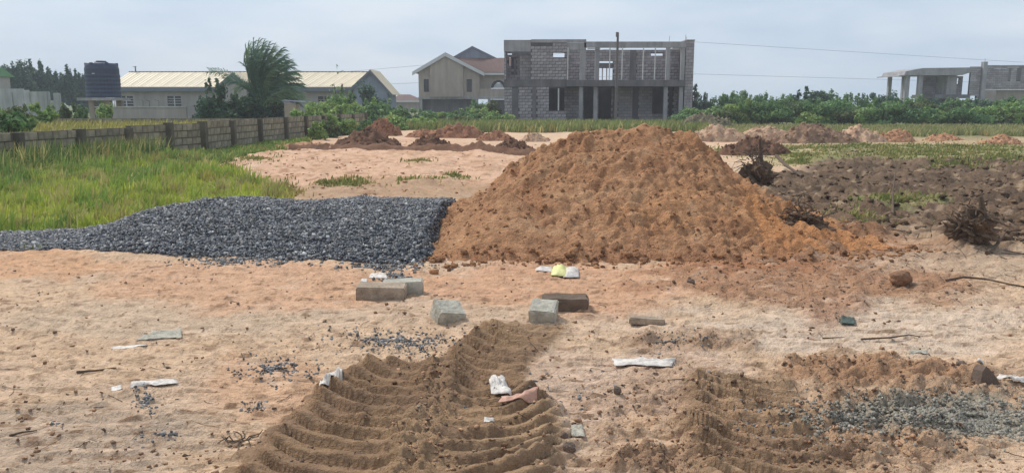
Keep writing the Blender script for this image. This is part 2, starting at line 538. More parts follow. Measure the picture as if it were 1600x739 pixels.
def tint(x, y):
    px, py, m = masks(x, y)
    n1 = fbm(x / 1.3, y / 1.3, 4, 101); n2 = fbm(x / .35, y / .35, 3, 103); n3 = fbm(x / 4, y / 6, 3, 105)
    c = np.zeros((len(x), 3))
    c[:] = C(214, 182, 150)
    def lay(mask, col, k=1.0):
        nonlocal c
        a = np.clip(mask * k, 0, 1)[:, None]
        c = c * (1 - a) + np.array(col) * a
    lay(smooth(.0, .5, n1), C(205, 178, 154), .6)
    lay(smooth(.05, .45, n2), C(190, 158, 126), .5)
    fine_ = smooth(16, 9, y)
    n5 = fbm(x / .16, y / .07, 3, 107); n6 = fbm(x / 1.1, y / .5, 3, 109); n7 = fbm(x / .05, y / .035, 2, 110)
    fleck = smooth(.16, .34, n5) * fine_ * (.25 + .75 * smooth(-.25, .3, n6))
    fleck = np.clip(fleck + .8 * smooth(.3, .48, n7) * fine_, 0, 1)
    B = lambda *a, **k: blob(px, py, x, y, *a, **k)
    lay(B(120, 690, 210, 70, 111), C(186, 164, 142), .8)
    lay(B(250, 500, 300, 30, 112), C(204, 182, 158), .5)
    lay(B(380, 450, 230, 45, 113), C(212, 166, 132), .75)
    lay(B(60, 415, 120, 25, 113), C(212, 164, 126), .8)
    lay(B(860, 450, 260, 40, 114), C(208, 160, 126), .8)
    lay(B(420, 610, 110, 55, 115), C(206, 162, 128), .6)
    lay(B(980, 600, 190, 60, 115, rough=.4), C(206, 178, 156), .7)
    lay(B(1350, 515, 330, 38, 116), C(214, 190, 166), .95)
    lay(B(1180, 400, 200, 40, 117), C(194, 140, 102), .9)
    lay(m['skirt'], C(162, 116, 86), .75)
    lay(m['till'], C(110, 90, 72), .95)
    lay(m['till'] * smooth(-.15, .3, n1), C(90, 74, 60), .8)
    lay(m['till'] * smooth(.2, .5, n2) , C(186, 160, 130), .75)
    lay(B(1400, 325, 70, 12, 118) + B(1260, 250, 60, 8, 119), C(148, 148, 96), .7)
    lay(B(1250, 390, 190, 22, 120, rough=.5), C(176, 128, 94), .6)
    lay(B(1520, 415, 200, 20, 121, rough=.5), C(190, 164, 138), .7)
    lay(m['lot'], C(216, 176, 146), .9)
    lay(m['lot'] * smooth(.0, .35, n1), C(190, 150, 118), .7)
    lay(m['lot'] * smooth(.02, .3, fbm(x / .55, y / .6, 4, 131, .65)), C(168, 128, 98), .75)
    lay(m['lot'] * smooth(.25, .5, fbm(x / 1.2, y / .9, 3, 133)), C(228, 196, 168), .6)
    lay(B(650, 300, 230, 14, 122, rough=.6), C(172, 142, 112), .7)
    lay(B(1440, 236, 300, 16, 123, rough=.5), C(150, 148, 104), .7)
    lay(B(1400, 222, 330, 6, 124, rough=.7), C(206, 172, 140), .5)
    lay(B(1180, 217, 130, 8, 124, rough=.5), C(214, 176, 146), .7)
    lay(fleck, C(142, 112, 88), .85)
    lay(smooth(.2, .5, fbm(x / .3, y / .1, 3, 108)) * fine_, C(226, 196, 168), .5)
    # grass soil on the left field, and everything far away
    gm = inpoly(px, py, GF).astype(float)
    lay(gm, C(150, 148, 88), .9)
    far = smooth(31, 40, y + 3 * n3)
    lay(far * smooth(5.5, 9, np.abs(px - 760) / 60 + far * 0), C(120, 128, 84), .9)
    lay(smooth(45, 52, y), C(110, 118, 78), .95)
    # mud
    tl, il = track(TR_L, x, y, False, 1.0, 3); tr, ir = track(TR_R, x, y, False, 1, 53); tq, iq = track(TR_C, x, y, False, 1, 73)
    ridge = smooth(.2, .06, np.abs(x + .42 - .03 * np.sin(y * 5))) * smooth(4.75, 4.5, y)
    tm = np.clip(np.maximum(np.maximum(il, ir), np.maximum(iq * .8, ridge * .9)), 0, 1)
    lay(m['rubble'], C(180, 146, 116), .85)
    lay(m['rubble'] * smooth(.1, .4, n2), C(150, 120, 96), .7)
    lay(B(1400, 580, 190, 24, 125, rough=.4) * m['rubble'], C(176, 136, 104), .7)
    lay(tm, C(162, 132, 102), 1.0)
    lay(tm * smooth(.0, -.35, n1), C(140, 112, 88), .6)
    lay(tm * smooth(-.05, .4, n2), C(138, 112, 90), .7)
    lay(tm * smooth(.1, .5, n1), C(186, 156, 124), .5)
    lay(tm * smooth(.15, .35, n5), C(126, 102, 82), .4)
    lay(B(1490, 655, 160, 34, 126, rough=.4), C(152, 146, 130), .8)
    return c * 1.12

GF = [(-700, 470), (-200, 410), (0, 393), (100, 376), (220, 345), (262, 326), (470, 324), (450, 300), (440, 292), (345, 272), (335, 258), (400, 240), (480, 222), (480, 190), (-700, 170)]
cols = tint(Xf, Yf)
nr, nc = X.shape
ii = np.arange(nr * nc).reshape(nr, nc)
q = np.stack([ii[:-1, :-1], ii[:-1, 1:], ii[1:, 1:], ii[1:, :-1]], -1).reshape(-1, 4)
g = mesh_np('ground', np.stack([Xf, Yf, Zf], 1), q, M['ground'], None, None, cols, True)
g['kind'] = 'structure'

ZG = Zf.reshape(X.shape)
NO = len(out)
def Hs(x, y):
    """fast look-up of the ground height from the sheet itself"""
    i = int(np.clip(np.searchsorted(ys, y) - 1, 0, nr - 2))
    t = min(max((y - ys[i]) / (ys[i + 1] - ys[i]), 0), 1)
    z = 0
    for k, w in ((i, 1 - t), (i + 1, t)):
        z += w * float(np.interp(x, X[k], ZG[k]))
    return z

# ------------------------------------------------------------------ scattered small solids
def stone_template(seed, rough=.3):
    r = np.random.default_rng(seed)
    t = (1 + 5 ** .5) / 2
    v = np.array([(-1, t, 0), (1, t, 0), (-1, -t, 0), (1, -t, 0), (0, -1, t), (0, 1, t), (0, -1, -t), (0, 1, -t), (t, 0, -1), (t, 0, 1), (-t, 0, -1), (-t, 0, 1)], float)
    v /= np.linalg.norm(v[0])
    v *= 1 + r.uniform(-rough, rough, (12, 1))
    v += r.uniform(-.12, .12, v.shape)
    f = np.array([(0, 11, 5), (0, 5, 1), (0, 1, 7), (0, 7, 10), (0, 10, 11), (1, 5, 9), (5, 11, 4), (11, 10, 2), (10, 7, 6), (7, 1, 8), (3, 9, 4), (3, 4, 2), (3, 2, 6), (3, 6, 8), (3, 8, 9), (4, 9, 5), (2, 4, 11), (6, 2, 10), (8, 6, 7), (9, 8, 1)])
    return v, f
BOXV = np.array([(x, y, z) for z in (-1, 1) for x, y in ((-1, -1), (1, -1), (1, 1), (-1, 1))], float) * .62
BOXF = np.array([(3, 2, 1, 0), (4, 5, 6, 7), (0, 1, 5, 4), (1, 2, 6, 5), (2, 3, 7, 6), (3, 0, 4, 7)])

def rotmats(n, r):
    q = r.normal(size=(n, 4)); q /= np.linalg.norm(q, axis=1)[:, None]
    w, x, y, z = q.T
    return np.stack([np.stack([1 - 2 * (y * y + z * z), 2 * (x * y - z * w), 2 * (x * z + y * w)], -1),
                     np.stack([2 * (x * y + z * w), 1 - 2 * (x * x + z * z), 2 * (y * z - x * w)], -1),
                     np.stack([2 * (x * z - y * w), 2 * (y * z + x * w), 1 - 2 * (x * x + y * y)], -1)], 1)

def scatter(name, pts, size, col, mat, parent=None, seed=0, elong=.5, boxy=True, flat=1.0):
    r = np.random.default_rng(seed)
    n = len(pts)
    out_v = []; out_f = []; out_c = []; b = 0
    kinds = 6
    which = r.integers(0, kinds, n)
    for k in range(kinds):
        idx = np.where(which == k)[0]
        if not len(idx): continue
        if boxy:
            rr = np.random.default_rng(900 + k)
            tv = BOXV + rr.uniform(-.3, .3, BOXV.shape); tf = BOXF
        else:
            tv, tf = stone_template(700 + k)
        m = len(idx)
        sc = size[idx][:, None] * (1 + r.uniform(-elong, elong, (m, 3)))
        v = tv[None] * sc[:, None, :]
        v = np.einsum('nij,nvj->nvi', rotmats(m, r), v)
        v[:, :, 2] *= flat
        v = v + pts[idx][:, None, :]
        nv = tv.shape[0]
        out_v.append(v.reshape(-1, 3))
        out_f.append((tf[None] + (b + np.arange(m) * nv)[:, None, None]).reshape(-1, tf.shape[1]))
        cc = col[idx] * (1 + r.uniform(-.3, .3, (m, 1)))
        out_c.append(np.repeat(cc, nv, 0))
        b += m * nv
    return mesh_np(name, np.concatenate(out_v), np.concatenate(out_f), mat, parent, None, np.concatenate(out_c))

# ------------------------------------------------------------------ gravel heap
def gravel_h(x, y):
    px, py = proj(x, y)
    # crest heights along x (metres) from the outline against the grass
    tx = [-8.2, -7.4, -6.2, -5.3, -4.9, -4.4, -3.7, -2.6, -1.9, -1.3, -0.75, -0.45]
    th = [0.00, 0.05, 0.045, 0.06, 0.14, 0.34, 0.46, 0.42, 0.46, 0.44, 0.46, 0.0]
    hh = np.interp(x, tx, th)
    yc = np.interp(x, [-8, -5, -3.5, -.5], [9.0, 9.4, 9.75, 9.8])
    yf = np.interp(x, [-8.5, -6, -4.5, -2.5, -1.2, -.7, -.4], [8.35, 8.30, 8.15, 7.95, 7.72, 7.75, 8.2])
    hh = hh * .86 * smooth(0, .16, np.interp(y, [7.6, 8.4, 9.8, 11], [-.92, -.80, -.66, -.62]) + .05 * fbm(y * 3, x * 0, 2, 203) - x)
    yb = yc + .22 + 1.5 * np.clip(hh / .4, 0, 1)
    t = np.where(y < yc, (yc - y) / (yc - yf), (y - yc) / (yb - yc))
    s = np.clip(1 - t, -.3, 1)
    s = np.where(s > 0, 1 - (1 - s) ** 1.5, s)
    return hh * s + 0.05 * fbm(x / .6, y / .6, 3, 201) * np.clip(s * 3, 0, 1) * np.clip(hh * 6, 0, 1) + .015 * np.clip(s * 4, 0, 1), s, hh

gx = np.linspace(-8.4, -.3, 190); gy = np.linspace(7.4, 11.6, 110)
GX, GY = np.meshgrid(gx, gy)
gxf, gyf = GX.ravel(), GY.ravel()
hz, s_, hh_ = gravel_h(gxf, gyf)
gz = H(gxf, gyf) * np.clip(1 - s_, 0, 1) + np.where((s_ > 0.02) & (hh_ > .03), hz, -.15)
ii = np.arange(len(gxf)).reshape(GX.shape)
q = np.stack([ii[:-1, :-1], ii[:-1, 1:], ii[1:, 1:], ii[1:, :-1]], -1).reshape(-1, 4)
ok = (s_[q] > -.05).all(1)
gcol = np.tile(np.array(C(76, 80, 88)), (len(gxf), 1))
heap = mesh_np('gravel_heap', np.stack([gxf, gyf, gz], 1), q[ok], M['gravel'], None, (-3.5, 9.3, 0), gcol, True)
tagit(heap, 'long low heap of blue grey crushed stone beside the orange sand heap', 'gravel heap')
r = np.random.default_rng(5)
N = 80000
sx = r.uniform(-8.3, -.35, N); sy = r.uniform(7.6, 11.0, N)
hz, s2, hh2 = gravel_h(sx, sy)
keep = (s2 + .05 * fbm(sx * 3, sy * 3, 2, 8) > .02) & (hh2 > .015) & ((sy < 10.3) | (r.random(N) < .3))
sx, sy, hz, s2 = sx[keep], sy[keep], hz[keep], s2[keep]
sz = H(sx, sy) * np.clip(1 - s2, 0, 1) + hz
pal = np.array([C(106, 108, 112), C(140, 142, 144), C(76, 80, 86), C(188, 186, 182), C(122, 118, 112)])
st = scatter('stone', np.stack([sx, sy, sz + .006], 1), r.uniform(.006, .020, len(sx)) * np.where(r.random(len(sx)) < .04, 1.6, 1), pal[r.choice(5, len(sx), p=[.34, .24, .22, .06, .14])], M['gravel'], heap, 6)
st['kind'] = 'stuff'

def patch(cx, cy, rx, ry, n, seed):
    rr = np.random.default_rng(seed)
    a = rr.uniform(0, 2 * pi, n); d = np.abs(rr.normal(0, .55, n))
    px = cx + rx * d * np.cos(a); py = cy + ry * d * np.sin(a)
    px += 14 * fbm(px / 20, py / 9, 2, seed)
    x, y = [], []
    for i in range(n):
        q = gp(px[i], py[i]); x.append(q[0]); y.append(q[1])
    return np.array(x), np.array(y)
PX, PY, PS = [], [], []
for a in ((430, 575, 70, 22, 420, 1), (610, 535, 120, 18, 700, 2), (225, 625, 22, 24, 110, 3), (90, 664, 14, 7, 12, 4), (1480, 652, 170, 36, 6500, 5), (1320, 668, 130, 32, 1800, 15),
          (600, 418, 80, 10, 700, 6), (380, 408, 110, 9, 900, 7), (620, 438, 26, 12, 380, 8), (640, 545, 90, 22, 220, 9), (400, 636, 30, 12, 60, 10), (250, 680, 40, 14, 60, 11), (900, 620, 300, 90, 90, 12), (1060, 536, 70, 14, 150, 13)):
    x, y = patch(*a)
    PX.append(x); PY.append(y); PS.append(np.full(len(x), .6 if a[1] > 500 else 1.0))
PX, PY, PS = map(np.concatenate, (PX, PY, PS))
k = PY > 2.4
PX, PY, PS = PX[k], PY[k], PS[k]
r = np.random.default_rng(15)
GP = np.array([C(128, 126, 122), C(150, 148, 142), C(104, 104, 104), C(176, 172, 164), C(138, 130, 120)])[r.integers(0, 5, len(PX))]
rt = (PX > 1.3)[:, None]
GP = np.where(rt, GP * .45 + .55 * np.array(C(150, 142, 122)), GP * np.array([.8, .82, .88]))
o = scatter('gravel', np.stack([PX, PY, H(PX, PY) + .001], 1), r.uniform(.006, .018, len(PX)) * PS, GP, M['gravel'], None, 16)
tagit(o, 'loose grey stone chips spilled in patches over the bare sand', 'gravel', None, 'stuff')

# ------------------------------------------------------------------ sand heap
def sand_h(x, y):
    tx = [-1.45, -1.05, -.75, -.33, 0, .41, .81, 1.22, 1.63, 1.95, 2.28, 2.5, 2.76, 3.0, 3.25, 3.6, 4.0, 4.4, 5.0]
    th = [0, .16, .34, .52, .82, 1.06, 1.21, 1.26, 1.33, 1.28, 1.24, 1.06, .82, .60, .42, .27, .15, .06, 0]
    xw = x + .10 * fbm(x / .8, y / .8, 3, 301)
    hh = np.interp(xw, tx, th)
    yc = np.interp(x, [-1.4, 0, 2.0, 3.5, 4.4], [9.3, 10.0, 10.05, 9.6, 9.3])
    yf = np.interp(x, [-1.5, -1.1, -.6, .2, 2.6, 3.3, 3.9, 4.4], [8.6, 8.0, 7.75, 7.65, 7.70, 7.85, 8.1, 8.4]) + .10 * fbm(x / .5, x * 0, 3, 303)
    yb = yc + 2.3
    t = np.where(y < yc, (yc - y) / (yc - yf), (y - yc) / (yb - yc))
    s = 1 - t
    sm = np.where(s > 0, np.where(s > .85, .85 + (.15 - (1 - s) ** 2 / .3) * .5 + .0, s), s)
    prof = np.clip(np.where(s > 0, .16 * s + .84 * np.clip(s, 0, 1) ** 1.12, s), -.2, 1)
    z = hh * prof
    m = np.clip(s * 4, 0, 1) * np.clip(hh * 3, 0, 1)
    rz = .25 + .95 * smooth(-.25, .3, fbm(x / .9, y / .7, 3, 317))
    z = z + m * (.26 * (billow(x / .85, y / .75, 4, 305, .64) - .28) + .10 * rz * (billow(x / .24, y / .19, 3, 307, .62) - .25) + .05 * rz * fbm(x / .10, y / .08, 2, 309) - .02 * rz * smooth(.12, .4, fbm(x / .17, y / .12, 3, 310)))
    # smaller side cone at the left shoulder
    cx, cy = -.02, 8.75
    z = np.maximum(z, .62 - .66 * np.hypot(x - cx, (y - cy) * .9) + .03 * fbm(x / .15, y / .15, 3, 311))
    # runnels where loose sand slid on the right flank
    z = z + m * .035 * smooth(2.2, 2.8, x) * np.sin(x * 22 + 4 * fbm(x * 2, y * 2, 2, 313) + y * 9)
    return z, s, hh

hx = np.linspace(-1.6, 5.1, 360); hy = np.linspace(7.2, 12.6, 270)
HX, HY = np.meshgrid(hx, hy)
hxf, hyf = HX.ravel(), HY.ravel()
z_, s_, hh_ = sand_h(hxf, hyf)
edge = np.minimum(np.clip(s_ * 6, 0, 1), np.clip(hh_ * 8, 0, 1))
zz = H(hxf, hyf) * (1 - np.clip(s_ * 3, 0, 1)) + np.where(edge > 0, z_, 0) - .05 * (1 - edge)
n1 = fbm(hxf / .5, hyf / .5, 4, 321); n2 = fbm(hxf / .13, hyf / .13, 3, 323); n4 = fbm(hxf / 1.6, hyf / 1.6, 3, 325)
sc = np.zeros((len(hxf), 3)); sc[:] = C(218, 166, 124)
def lay2(a, col):
    global sc
    a = np.clip(a, 0, 1)[:, None]; sc = sc * (1 - a) + np.array(col) * a
lay2(smooth(-.1, .35, n1) * .7, C(196, 142, 104))
lay2(smooth(.1, .5, n4) * .8, C(220, 164, 118))
lay2(smooth(.10, .35, n2) * .65, C(172, 126, 94))
lay2(smooth(.15, .4, fbm(hxf / .055, hyf / .045, 2, 326)) * .35, C(132, 96, 72))
lay2(smooth(.15, .45, fbm(hxf / .3, hyf / .3, 3, 327)) * .6, C(226, 180, 138))
lay2(smooth(2.3, 2.9, hxf) * smooth(9.6, 9.0, hyf) * .7, C(232, 166, 112))
lay2(smooth(.25, 0, s_) * .6, C(206, 150, 112))
ii = np.arange(len(hxf)).reshape(HX.shape)
q = np.stack([ii[:-1, :-1], ii[:-1, 1:], ii[1:, 1:], ii[1:, :-1]], -1).reshape(-1, 4)
ok = (edge[q] > 0).any(1)
sandheap = mesh_np('sand_heap', np.stack([hxf, hyf, zz], 1), q[ok], M['sand'], None, (1.6, 9.8, 0), sc, True)
tagit(sandheap, 'large heap of moist orange brown sand right of the grey gravel', 'sand heap')
# loose clods lying over the heap
r = np.random.default_rng(31)
N = 4200
cx = r.uniform(-1.3, 4.9, N); cy = 7.5 + r.random(N) * 2.7
z_, s2, h2 = sand_h(cx, cy)
kp = (s2 > .0) & (h2 > .08)
cx, cy, z_ = cx[kp], cy[kp], z_[kp]
o = scatter('clod', np.stack([cx, cy, np.maximum(z_, H(cx, cy)) - .002], 1), .004 + .022 * r.random(len(cx)) ** 4, np.array([C(196, 146, 108), C(212, 160, 118), C(174, 128, 98)])[r.integers(0, 3, len(cx))], M['sand'], sandheap, 32, .4, False)
o['kind'] = 'stuff'

# bigger clods that rolled to the foot of the heap
r = np.random.default_rng(35)
N = 420
cx = r.uniform(-1.2, 4.6, N); cy = np.interp(cx, [-1.5, -.6, 2.6, 4.6], [8.2, 7.7, 7.65, 8.3]) + r.normal(.05, .16, N)
z_, s2, h2 = sand_h(cx, cy)
o = scatter('clod', np.stack([cx, cy, np.maximum(np.where(s2 > 0, z_, 0), H(cx, cy)) + .004], 1), .008 + .04 * r.random(N) ** 4, np.array([C(196, 146, 108), C(178, 132, 98), C(212, 160, 118)])[r.integers(0, 3, N)], M['sand'], sandheap, 36, .45, False, .8)
o['kind'] = 'stuff'

# clods over the ground
r = np.random.default_rng(41)
N = 34000
py_ = 400 + 345 * r.random(N) ** .8; px_ = r.uniform(-60, 1660, N)
q = np.array([gp(a, b) for a, b in zip(px_, py_)])
gxx, gyy = q[:, 0], q[:, 1]
_, _, mm = masks(gxx, gyy)
den = .10 + .9 * np.maximum(np.maximum(mm['rubble'], mm['skirt']), .35 * smooth(.0, .5, fbm(gxx / .6, gyy / .4, 3, 43)))
tl, il = track(TR_L, gxx, gyy, False, 1, 3); tr_, ir = track(TR_R, gxx, gyy, False, 1, 53)
den = np.maximum(den * (1 - .7 * il), .25 * ir)
kp = r.random(N) < den
gxx, gyy = gxx[kp], gyy[kp]
tn = 9000
tpy = 525 + 214 * r.random(tn); tpx = r.uniform(360, 910, tn)
tq = np.array([gp(a, b) for a, b in zip(tpx, tpy)]); tx_, ty_ = tq[:, 0], tq[:, 1]
rg = smooth(.22, .03, np.abs(tx_ + .42 - .03 * np.sin(ty_ * 5))) * (ty_ < 4.7)
_, i1 = track(TR_L, tx_, ty_, False, 1, 3); _, i2 = track(TR_R, tx_, ty_, False, 1, 53)
inn = np.maximum(i1, i2)
kp = r.random(tn) < np.clip(.45 * rg + .9 * inn * (1 - inn) * 4 * .4 + .02 * inn + .3 * inn * smooth(.2, .4, fbm(tx_ * 4, ty_ * 4, 2, 45)), 0, 1)
gxx = np.concatenate([gxx, tx_[kp]]); gyy = np.concatenate([gyy, ty_[kp]])
sz = (.0022 + .014 * r.random(len(gxx)) ** 5) * (.55 + .45 * np.clip(gyy / 5.5, .6, 1.6))
o = scatter('dirt_clod', np.stack([gxx, gyy, H(gxx, gyy) + sz * .25], 1), sz, np.array([C(168, 134, 108), C(150, 120, 98), C(188, 148, 118), C(132, 112, 96)])[r.integers(0, 4, len(gxx))], M['soil'], None, 44, .5, True, .7)
tagit(o, 'crumbs of dry brown dirt strewn over the churned sand', 'dirt crumbs', None, 'stuff')

# CLODS_FAR: lumps of dug soil over the churned right side and the cleared lot
r = np.random.default_rng(47)
N = 46000
yy_ = 8.5 * (32 / 8.5) ** r.random(N); xx_ = r.uniform(-.34, .82, N) * (yy_ + 1)
_, _, mm = masks(xx_, yy_)
kp = r.random(N) < np.clip(.6 * mm['till'] + .22 * mm['lot'] + .25 * mm['skirt'], 0, 1) * np.clip(.3 + 1.6 * smooth(-.1, .4, fbm(xx_ / 1.2, yy_ / 1.2, 3, 48)), 0, 1)
hz_, s2_, h2_ = sand_h(xx_, yy_)
kp &= ~((s2_ > 0) & (h2_ > .05))
xx_, yy_ = xx_[kp], yy_[kp]
mt = mm['till'][kp]; ml = mm['lot'][kp]
cc = np.where((mt > .4)[:, None], np.array([C(112, 92, 74), C(92, 76, 62), C(138, 114, 92)])[r.integers(0, 3, len(xx_))], np.array([C(196, 154, 122), C(174, 132, 102), C(206, 168, 138)])[r.integers(0, 3, len(xx_))])
sz = (.008 + .050 * r.random(len(xx_)) ** 4) * np.where(mt > .4, 1, .75)
o = scatter('soil_lump', np.stack([xx_, yy_, H(xx_, yy_) + sz * .2], 1), sz, cc, M['soil'], None, 49, .6, True, .6)
tagit(o, 'lumps of dug soil over the churned ground and the cleared lot', 'soil lumps', None, 'stuff')

# twig litter
mb = MB(); r = random.Random(9)
for i in range(700):
    if r.random() < .78:
        px, py = r.uniform(1100, 1640), r.uniform(255, 480)
    else:
        px, py = r.uniform(-40, 1640), r.uniform(430, 735)
    x, y = gp(px, py); a = r.uniform(0, pi); l = r.uniform(.015, .075) * (1 + (y > 8) * 1.6)
    rad = r.uniform(.0010, .0026) * (1 + (y > 8) * 1.0)
    p = []
    for t in (-1, 0, 1):
        xx = x + cos(a) * l * t; yy = y + sin(a) * l * t
        p.append((xx + r.uniform(-.01, .01), yy, Hs(xx, yy) + rad + r.uniform(0, .006)))
    mb.tube(p, rad, 3)
o = mb.build('twig_litter', M['root'], None, (0, 0, 0))
tagit(o, 'small dry twigs and root bits littered over the cleared ground', 'twigs', None, 'stuff')
# ------------------------------------------------------------------ block walls
_blk = {}
def unit_block(mat):
    if mat.name not in _blk:
        me = bpy.data.meshes.new('block')
        b = .012
        v = []; f = []
        # a block face with chamfered front edges, front towards -y
        w, h, d = .5, .5, .5
        pts = [(-w, d, -h), (w, d, -h), (w, d, h), (-w, d, h), (-w, -.2, -h), (w, -.2, -h), (w, -.2, h), (-w, -.2, h), (-w + .02, -d, -h + .05), (w - .02, -d, -h + .05), (w - .02, -d, h - .05), (-w + .02, -d, h - .05)]
        fs = [(0, 1, 5, 4), (1, 2, 6, 5), (2, 3, 7, 6), (3, 0, 4, 7), (4, 5, 9, 8), (5, 6, 10, 9), (6, 7, 11, 10), (7, 4, 8, 11), (8, 9, 10, 11)]
        me.from_pydata(pts, [], [tuple(q) for q in fs])
        me.materials.append(mat)
        _blk[mat.name] = me
    return _blk[mat.name]

def wall_cells(L, z0, z1, ops):
    xs = sorted({0, L, *[min(max(o[0], 0), L) for o in ops], *[min(max(o[1], 0), L) for o in ops]})
    res = []
    for a, b in zip(xs[:-1], xs[1:]):
        mid = (a + b) / 2
        cut = sorted([(max(o[2], z0), min(o[3], z1)) for o in ops if o[0] < mid < o[1]])
        z = z0
        for c0, c1 in cut:
            if c0 > z + 1e-4: res.append((a, b, z, c0))
            z = max(z, c1)
        if z < z1 - 1e-4: res.append((a, b, z, z1))
    return res

def block_wall(parent, p0, p1, z0, z1, ops, mcore, mblk, th=.15, budget=[0], seed=0, corename='mortar_wall', clear=(), bw=.45, bh=.225, both=False):
    """p0->p1 seen from the camera side left to right; ops/clear in (s0,s1,z0,z1) along the wall."""
    r = random.Random(seed)
    p0 = np.array(p0, float); p1 = np.array(p1, float)
    d = p1 - p0; Ln = float(np.linalg.norm(d)); d /= Ln
    n = np.array([d[1], -d[0]])                      # towards the camera
    ang = math.atan2(d[1], d[0])
    M3 = np.array([[cos(ang), -sin(ang), 0], [sin(ang), cos(ang), 0], [0, 0, 1]])
    mb = MB()
    for a, b, c0, c1 in wall_cells(Ln, z0, z1, ops):
        c = p0 + d * (a + b) / 2 - n * (th / 2)
        mb.obox(np.array([c[0], c[1], (c0 + c1) / 2]), np.array([(b - a) / 2, th / 2, (c1 - c0) / 2]), M3)
    core = mb.build(corename, mcore, parent)
    allops = list(ops) + list(clear)
    rows = int(round((z1 - z0) / bh)); hh = (z1 - z0) / rows
    org = ORG[parent.name]
    rest = MB(); me = unit_block(mblk); nrest = 0
    for i in range(rows):
        za, zb = z0 + i * hh + .010, z0 + (i + 1) * hh - .010
        x = -(bw / 2 if i % 2 else 0) + r.uniform(-.03, .03)
        while x < Ln:
            a, b = max(x + .010, 0.004), min(x + bw - .010, Ln - .004)
            x += bw
            zm = (za + zb) / 2
            for o in allops:
                if o[2] < zm < o[3]:
                    if o[0] <= a < o[1]: a = o[1] + .006
                    if o[0] < b <= o[1]: b = o[0] - .006
            if b - a < .07 or any(o[2] < zm < o[3] and a < (o[0] + o[1]) / 2 < b for o in allops): continue
            proud = .012 + r.uniform(-.006, .008)
            c = p0 + d * (a + b) / 2 + n * (proud - .03)
            if budget[0] > 0:
                budget[0] -= 1
                o = bpy.data.objects.new('block', me)
                o.location = (c[0] - org[0], c[1] - org[1], zm - org[2] + r.uniform(-.004, .004))
                o.rotation_euler = (0, r.uniform(-.008, .008), ang + r.uniform(-.012, .012))
                o.scale = (b - a, .06, zb - za)
                COL.objects.link(o); o.parent = parent
            else:
                rest.obox(np.array([c[0], c[1], zm]), np.array([(b - a) / 2, .03, (zb - za) / 2]), M3); nrest += 1
    if nrest:
        o = rest.build('block', mblk, parent); o['kind'] = 'stuff'
    return core

# ------------------------------------------------------------------ unfinished block house (centre)
YB = 60.0
PXM = float(at(801, 130, YB)[0] - at(800, 130, YB)[0])
bX = lambda px: at(px, 130, YB)[0]
bZ = lambda py: at(930, py, YB)[2]
x0, x1 = bX(788), bX(1081)
bt = thing('unfinished_house', 'roofless two storey house of bare grey concrete blocks standing behind the sand heap', 'unfinished house', ((x0 + x1) / 2, YB + 4, 0))
bud = [300]
xr = bX(885)
op = lambda a, b, t, u, base=x0: (bX(a) - base, bX(b) - base, bZ(u), bZ(t))
zt = bZ(63)
# left bay, flush front
zbeam0, zbeam1 = bZ(136), bZ(125)
block_wall(bt, (x0, YB), (xr, YB), zbeam1, zt, [op(791, 829, 80, 125), op(864, 886, 83, 90)], M['mortar'], M['block'], .2, bud, 1,
           clear=[op(787, 829, 62, 81), op(812, 863, 62, 70.5)])
block_wall(bt, (x0, YB), (xr, YB), -.2, zbeam0, [op(858, 885.5, 138, 173)], M['mortar'], M['block'], .2, bud, 2, clear=[op(800, 810, 138, 200), op(832, 838, 136, 200)])
mb = MB().box(x0 - .03, xr + .02, YB - .05, YB + .2, zbeam0, zbeam1); mb.build('floor_beam', M['concrete_dk'], bt)
mb = MB().box(x0 - .03, bX(829), YB - .04, YB - .002, bZ(81), bZ(63.5)); mb.build('parapet_beam', M['concrete'], bt)
mb = MB().box(bX(829.5), bX(915), YB - .035, YB - .003, bZ(67), bZ(62)); mb.build('parapet_coping', M['concrete'], bt)
# thin darker strips laid on the front face of the left bay
mb = MB()
mb.box(bX(800), bX(810), YB - .02, YB - .003, -.1, bZ(138)); mb.box(bX(832), bX(838), YB - .02, YB - .003, -.1, bZ(136))
mb.build('cast_column', M['concrete_dk'], bt)
# loggia inside the upper left bay
block_wall(bt, (bX(790), YB + 1.6), (bX(812), YB + 1.6), zbeam1, bZ(84), [op(795.5, 798.5, 88, 102, bX(790)), op(803, 807, 90, 115, bX(790))], M['mortar'], M['block'], .15, [0], 3)
block_wall(bt, (bX(812), YB + .7), (bX(831), YB + .7), zbeam1, bZ(86), [], M['mortar'], M['block'], .15, [0], 4)
# recessed right bay: both storeys stand back under the balcony
YR = YB + 2.4
xR = bX(1083)
def opr(a, b, t, u):
    c = [at(a, (t + u) / 2, YR)[0] - xr, at(b, (t + u) / 2, YR)[0] - xr, at(930, u, YR)[2], at(930, t, YR)[2]]
    return tuple(c)
zr = bZ(75)
block_wall(bt, (xr, YR), (xR - .05, YR), zbeam1 - .05, zr, [opr(935, 957.5, 96, 126), opr(1017, 1036, 84, 89)], M['mortar'], M['block'], .2, bud, 5,
           clear=[opr(984, 994, 75, 126)])
block_wall(bt, (xr, YR), (xR - .05, YR), -.2, zbeam0, [opr(912, 928, 137, 194), opr(935, 955, 137, 194), opr(1019, 1037, 137, 180), opr(1045, 1051, 137, 182)], M['mortar'], M['block'], .2, bud, 6,
           clear=[opr(958, 962, 137, 200), opr(988, 997, 137, 200)])
MB().box(at(984, 100, YR)[0], at(994, 100, YR)[0], YR - .02, YR - .003, zbeam1, zr - .05).build('cast_column', M['concrete_dk'], bt)
# end block pier at right, flush with the front
block_wall(bt, (bX(1070), YB + .05), (xR, YB + .05), -.2, bZ(64), [], M['mortar'], M['block'], 2.45, bud, 7)
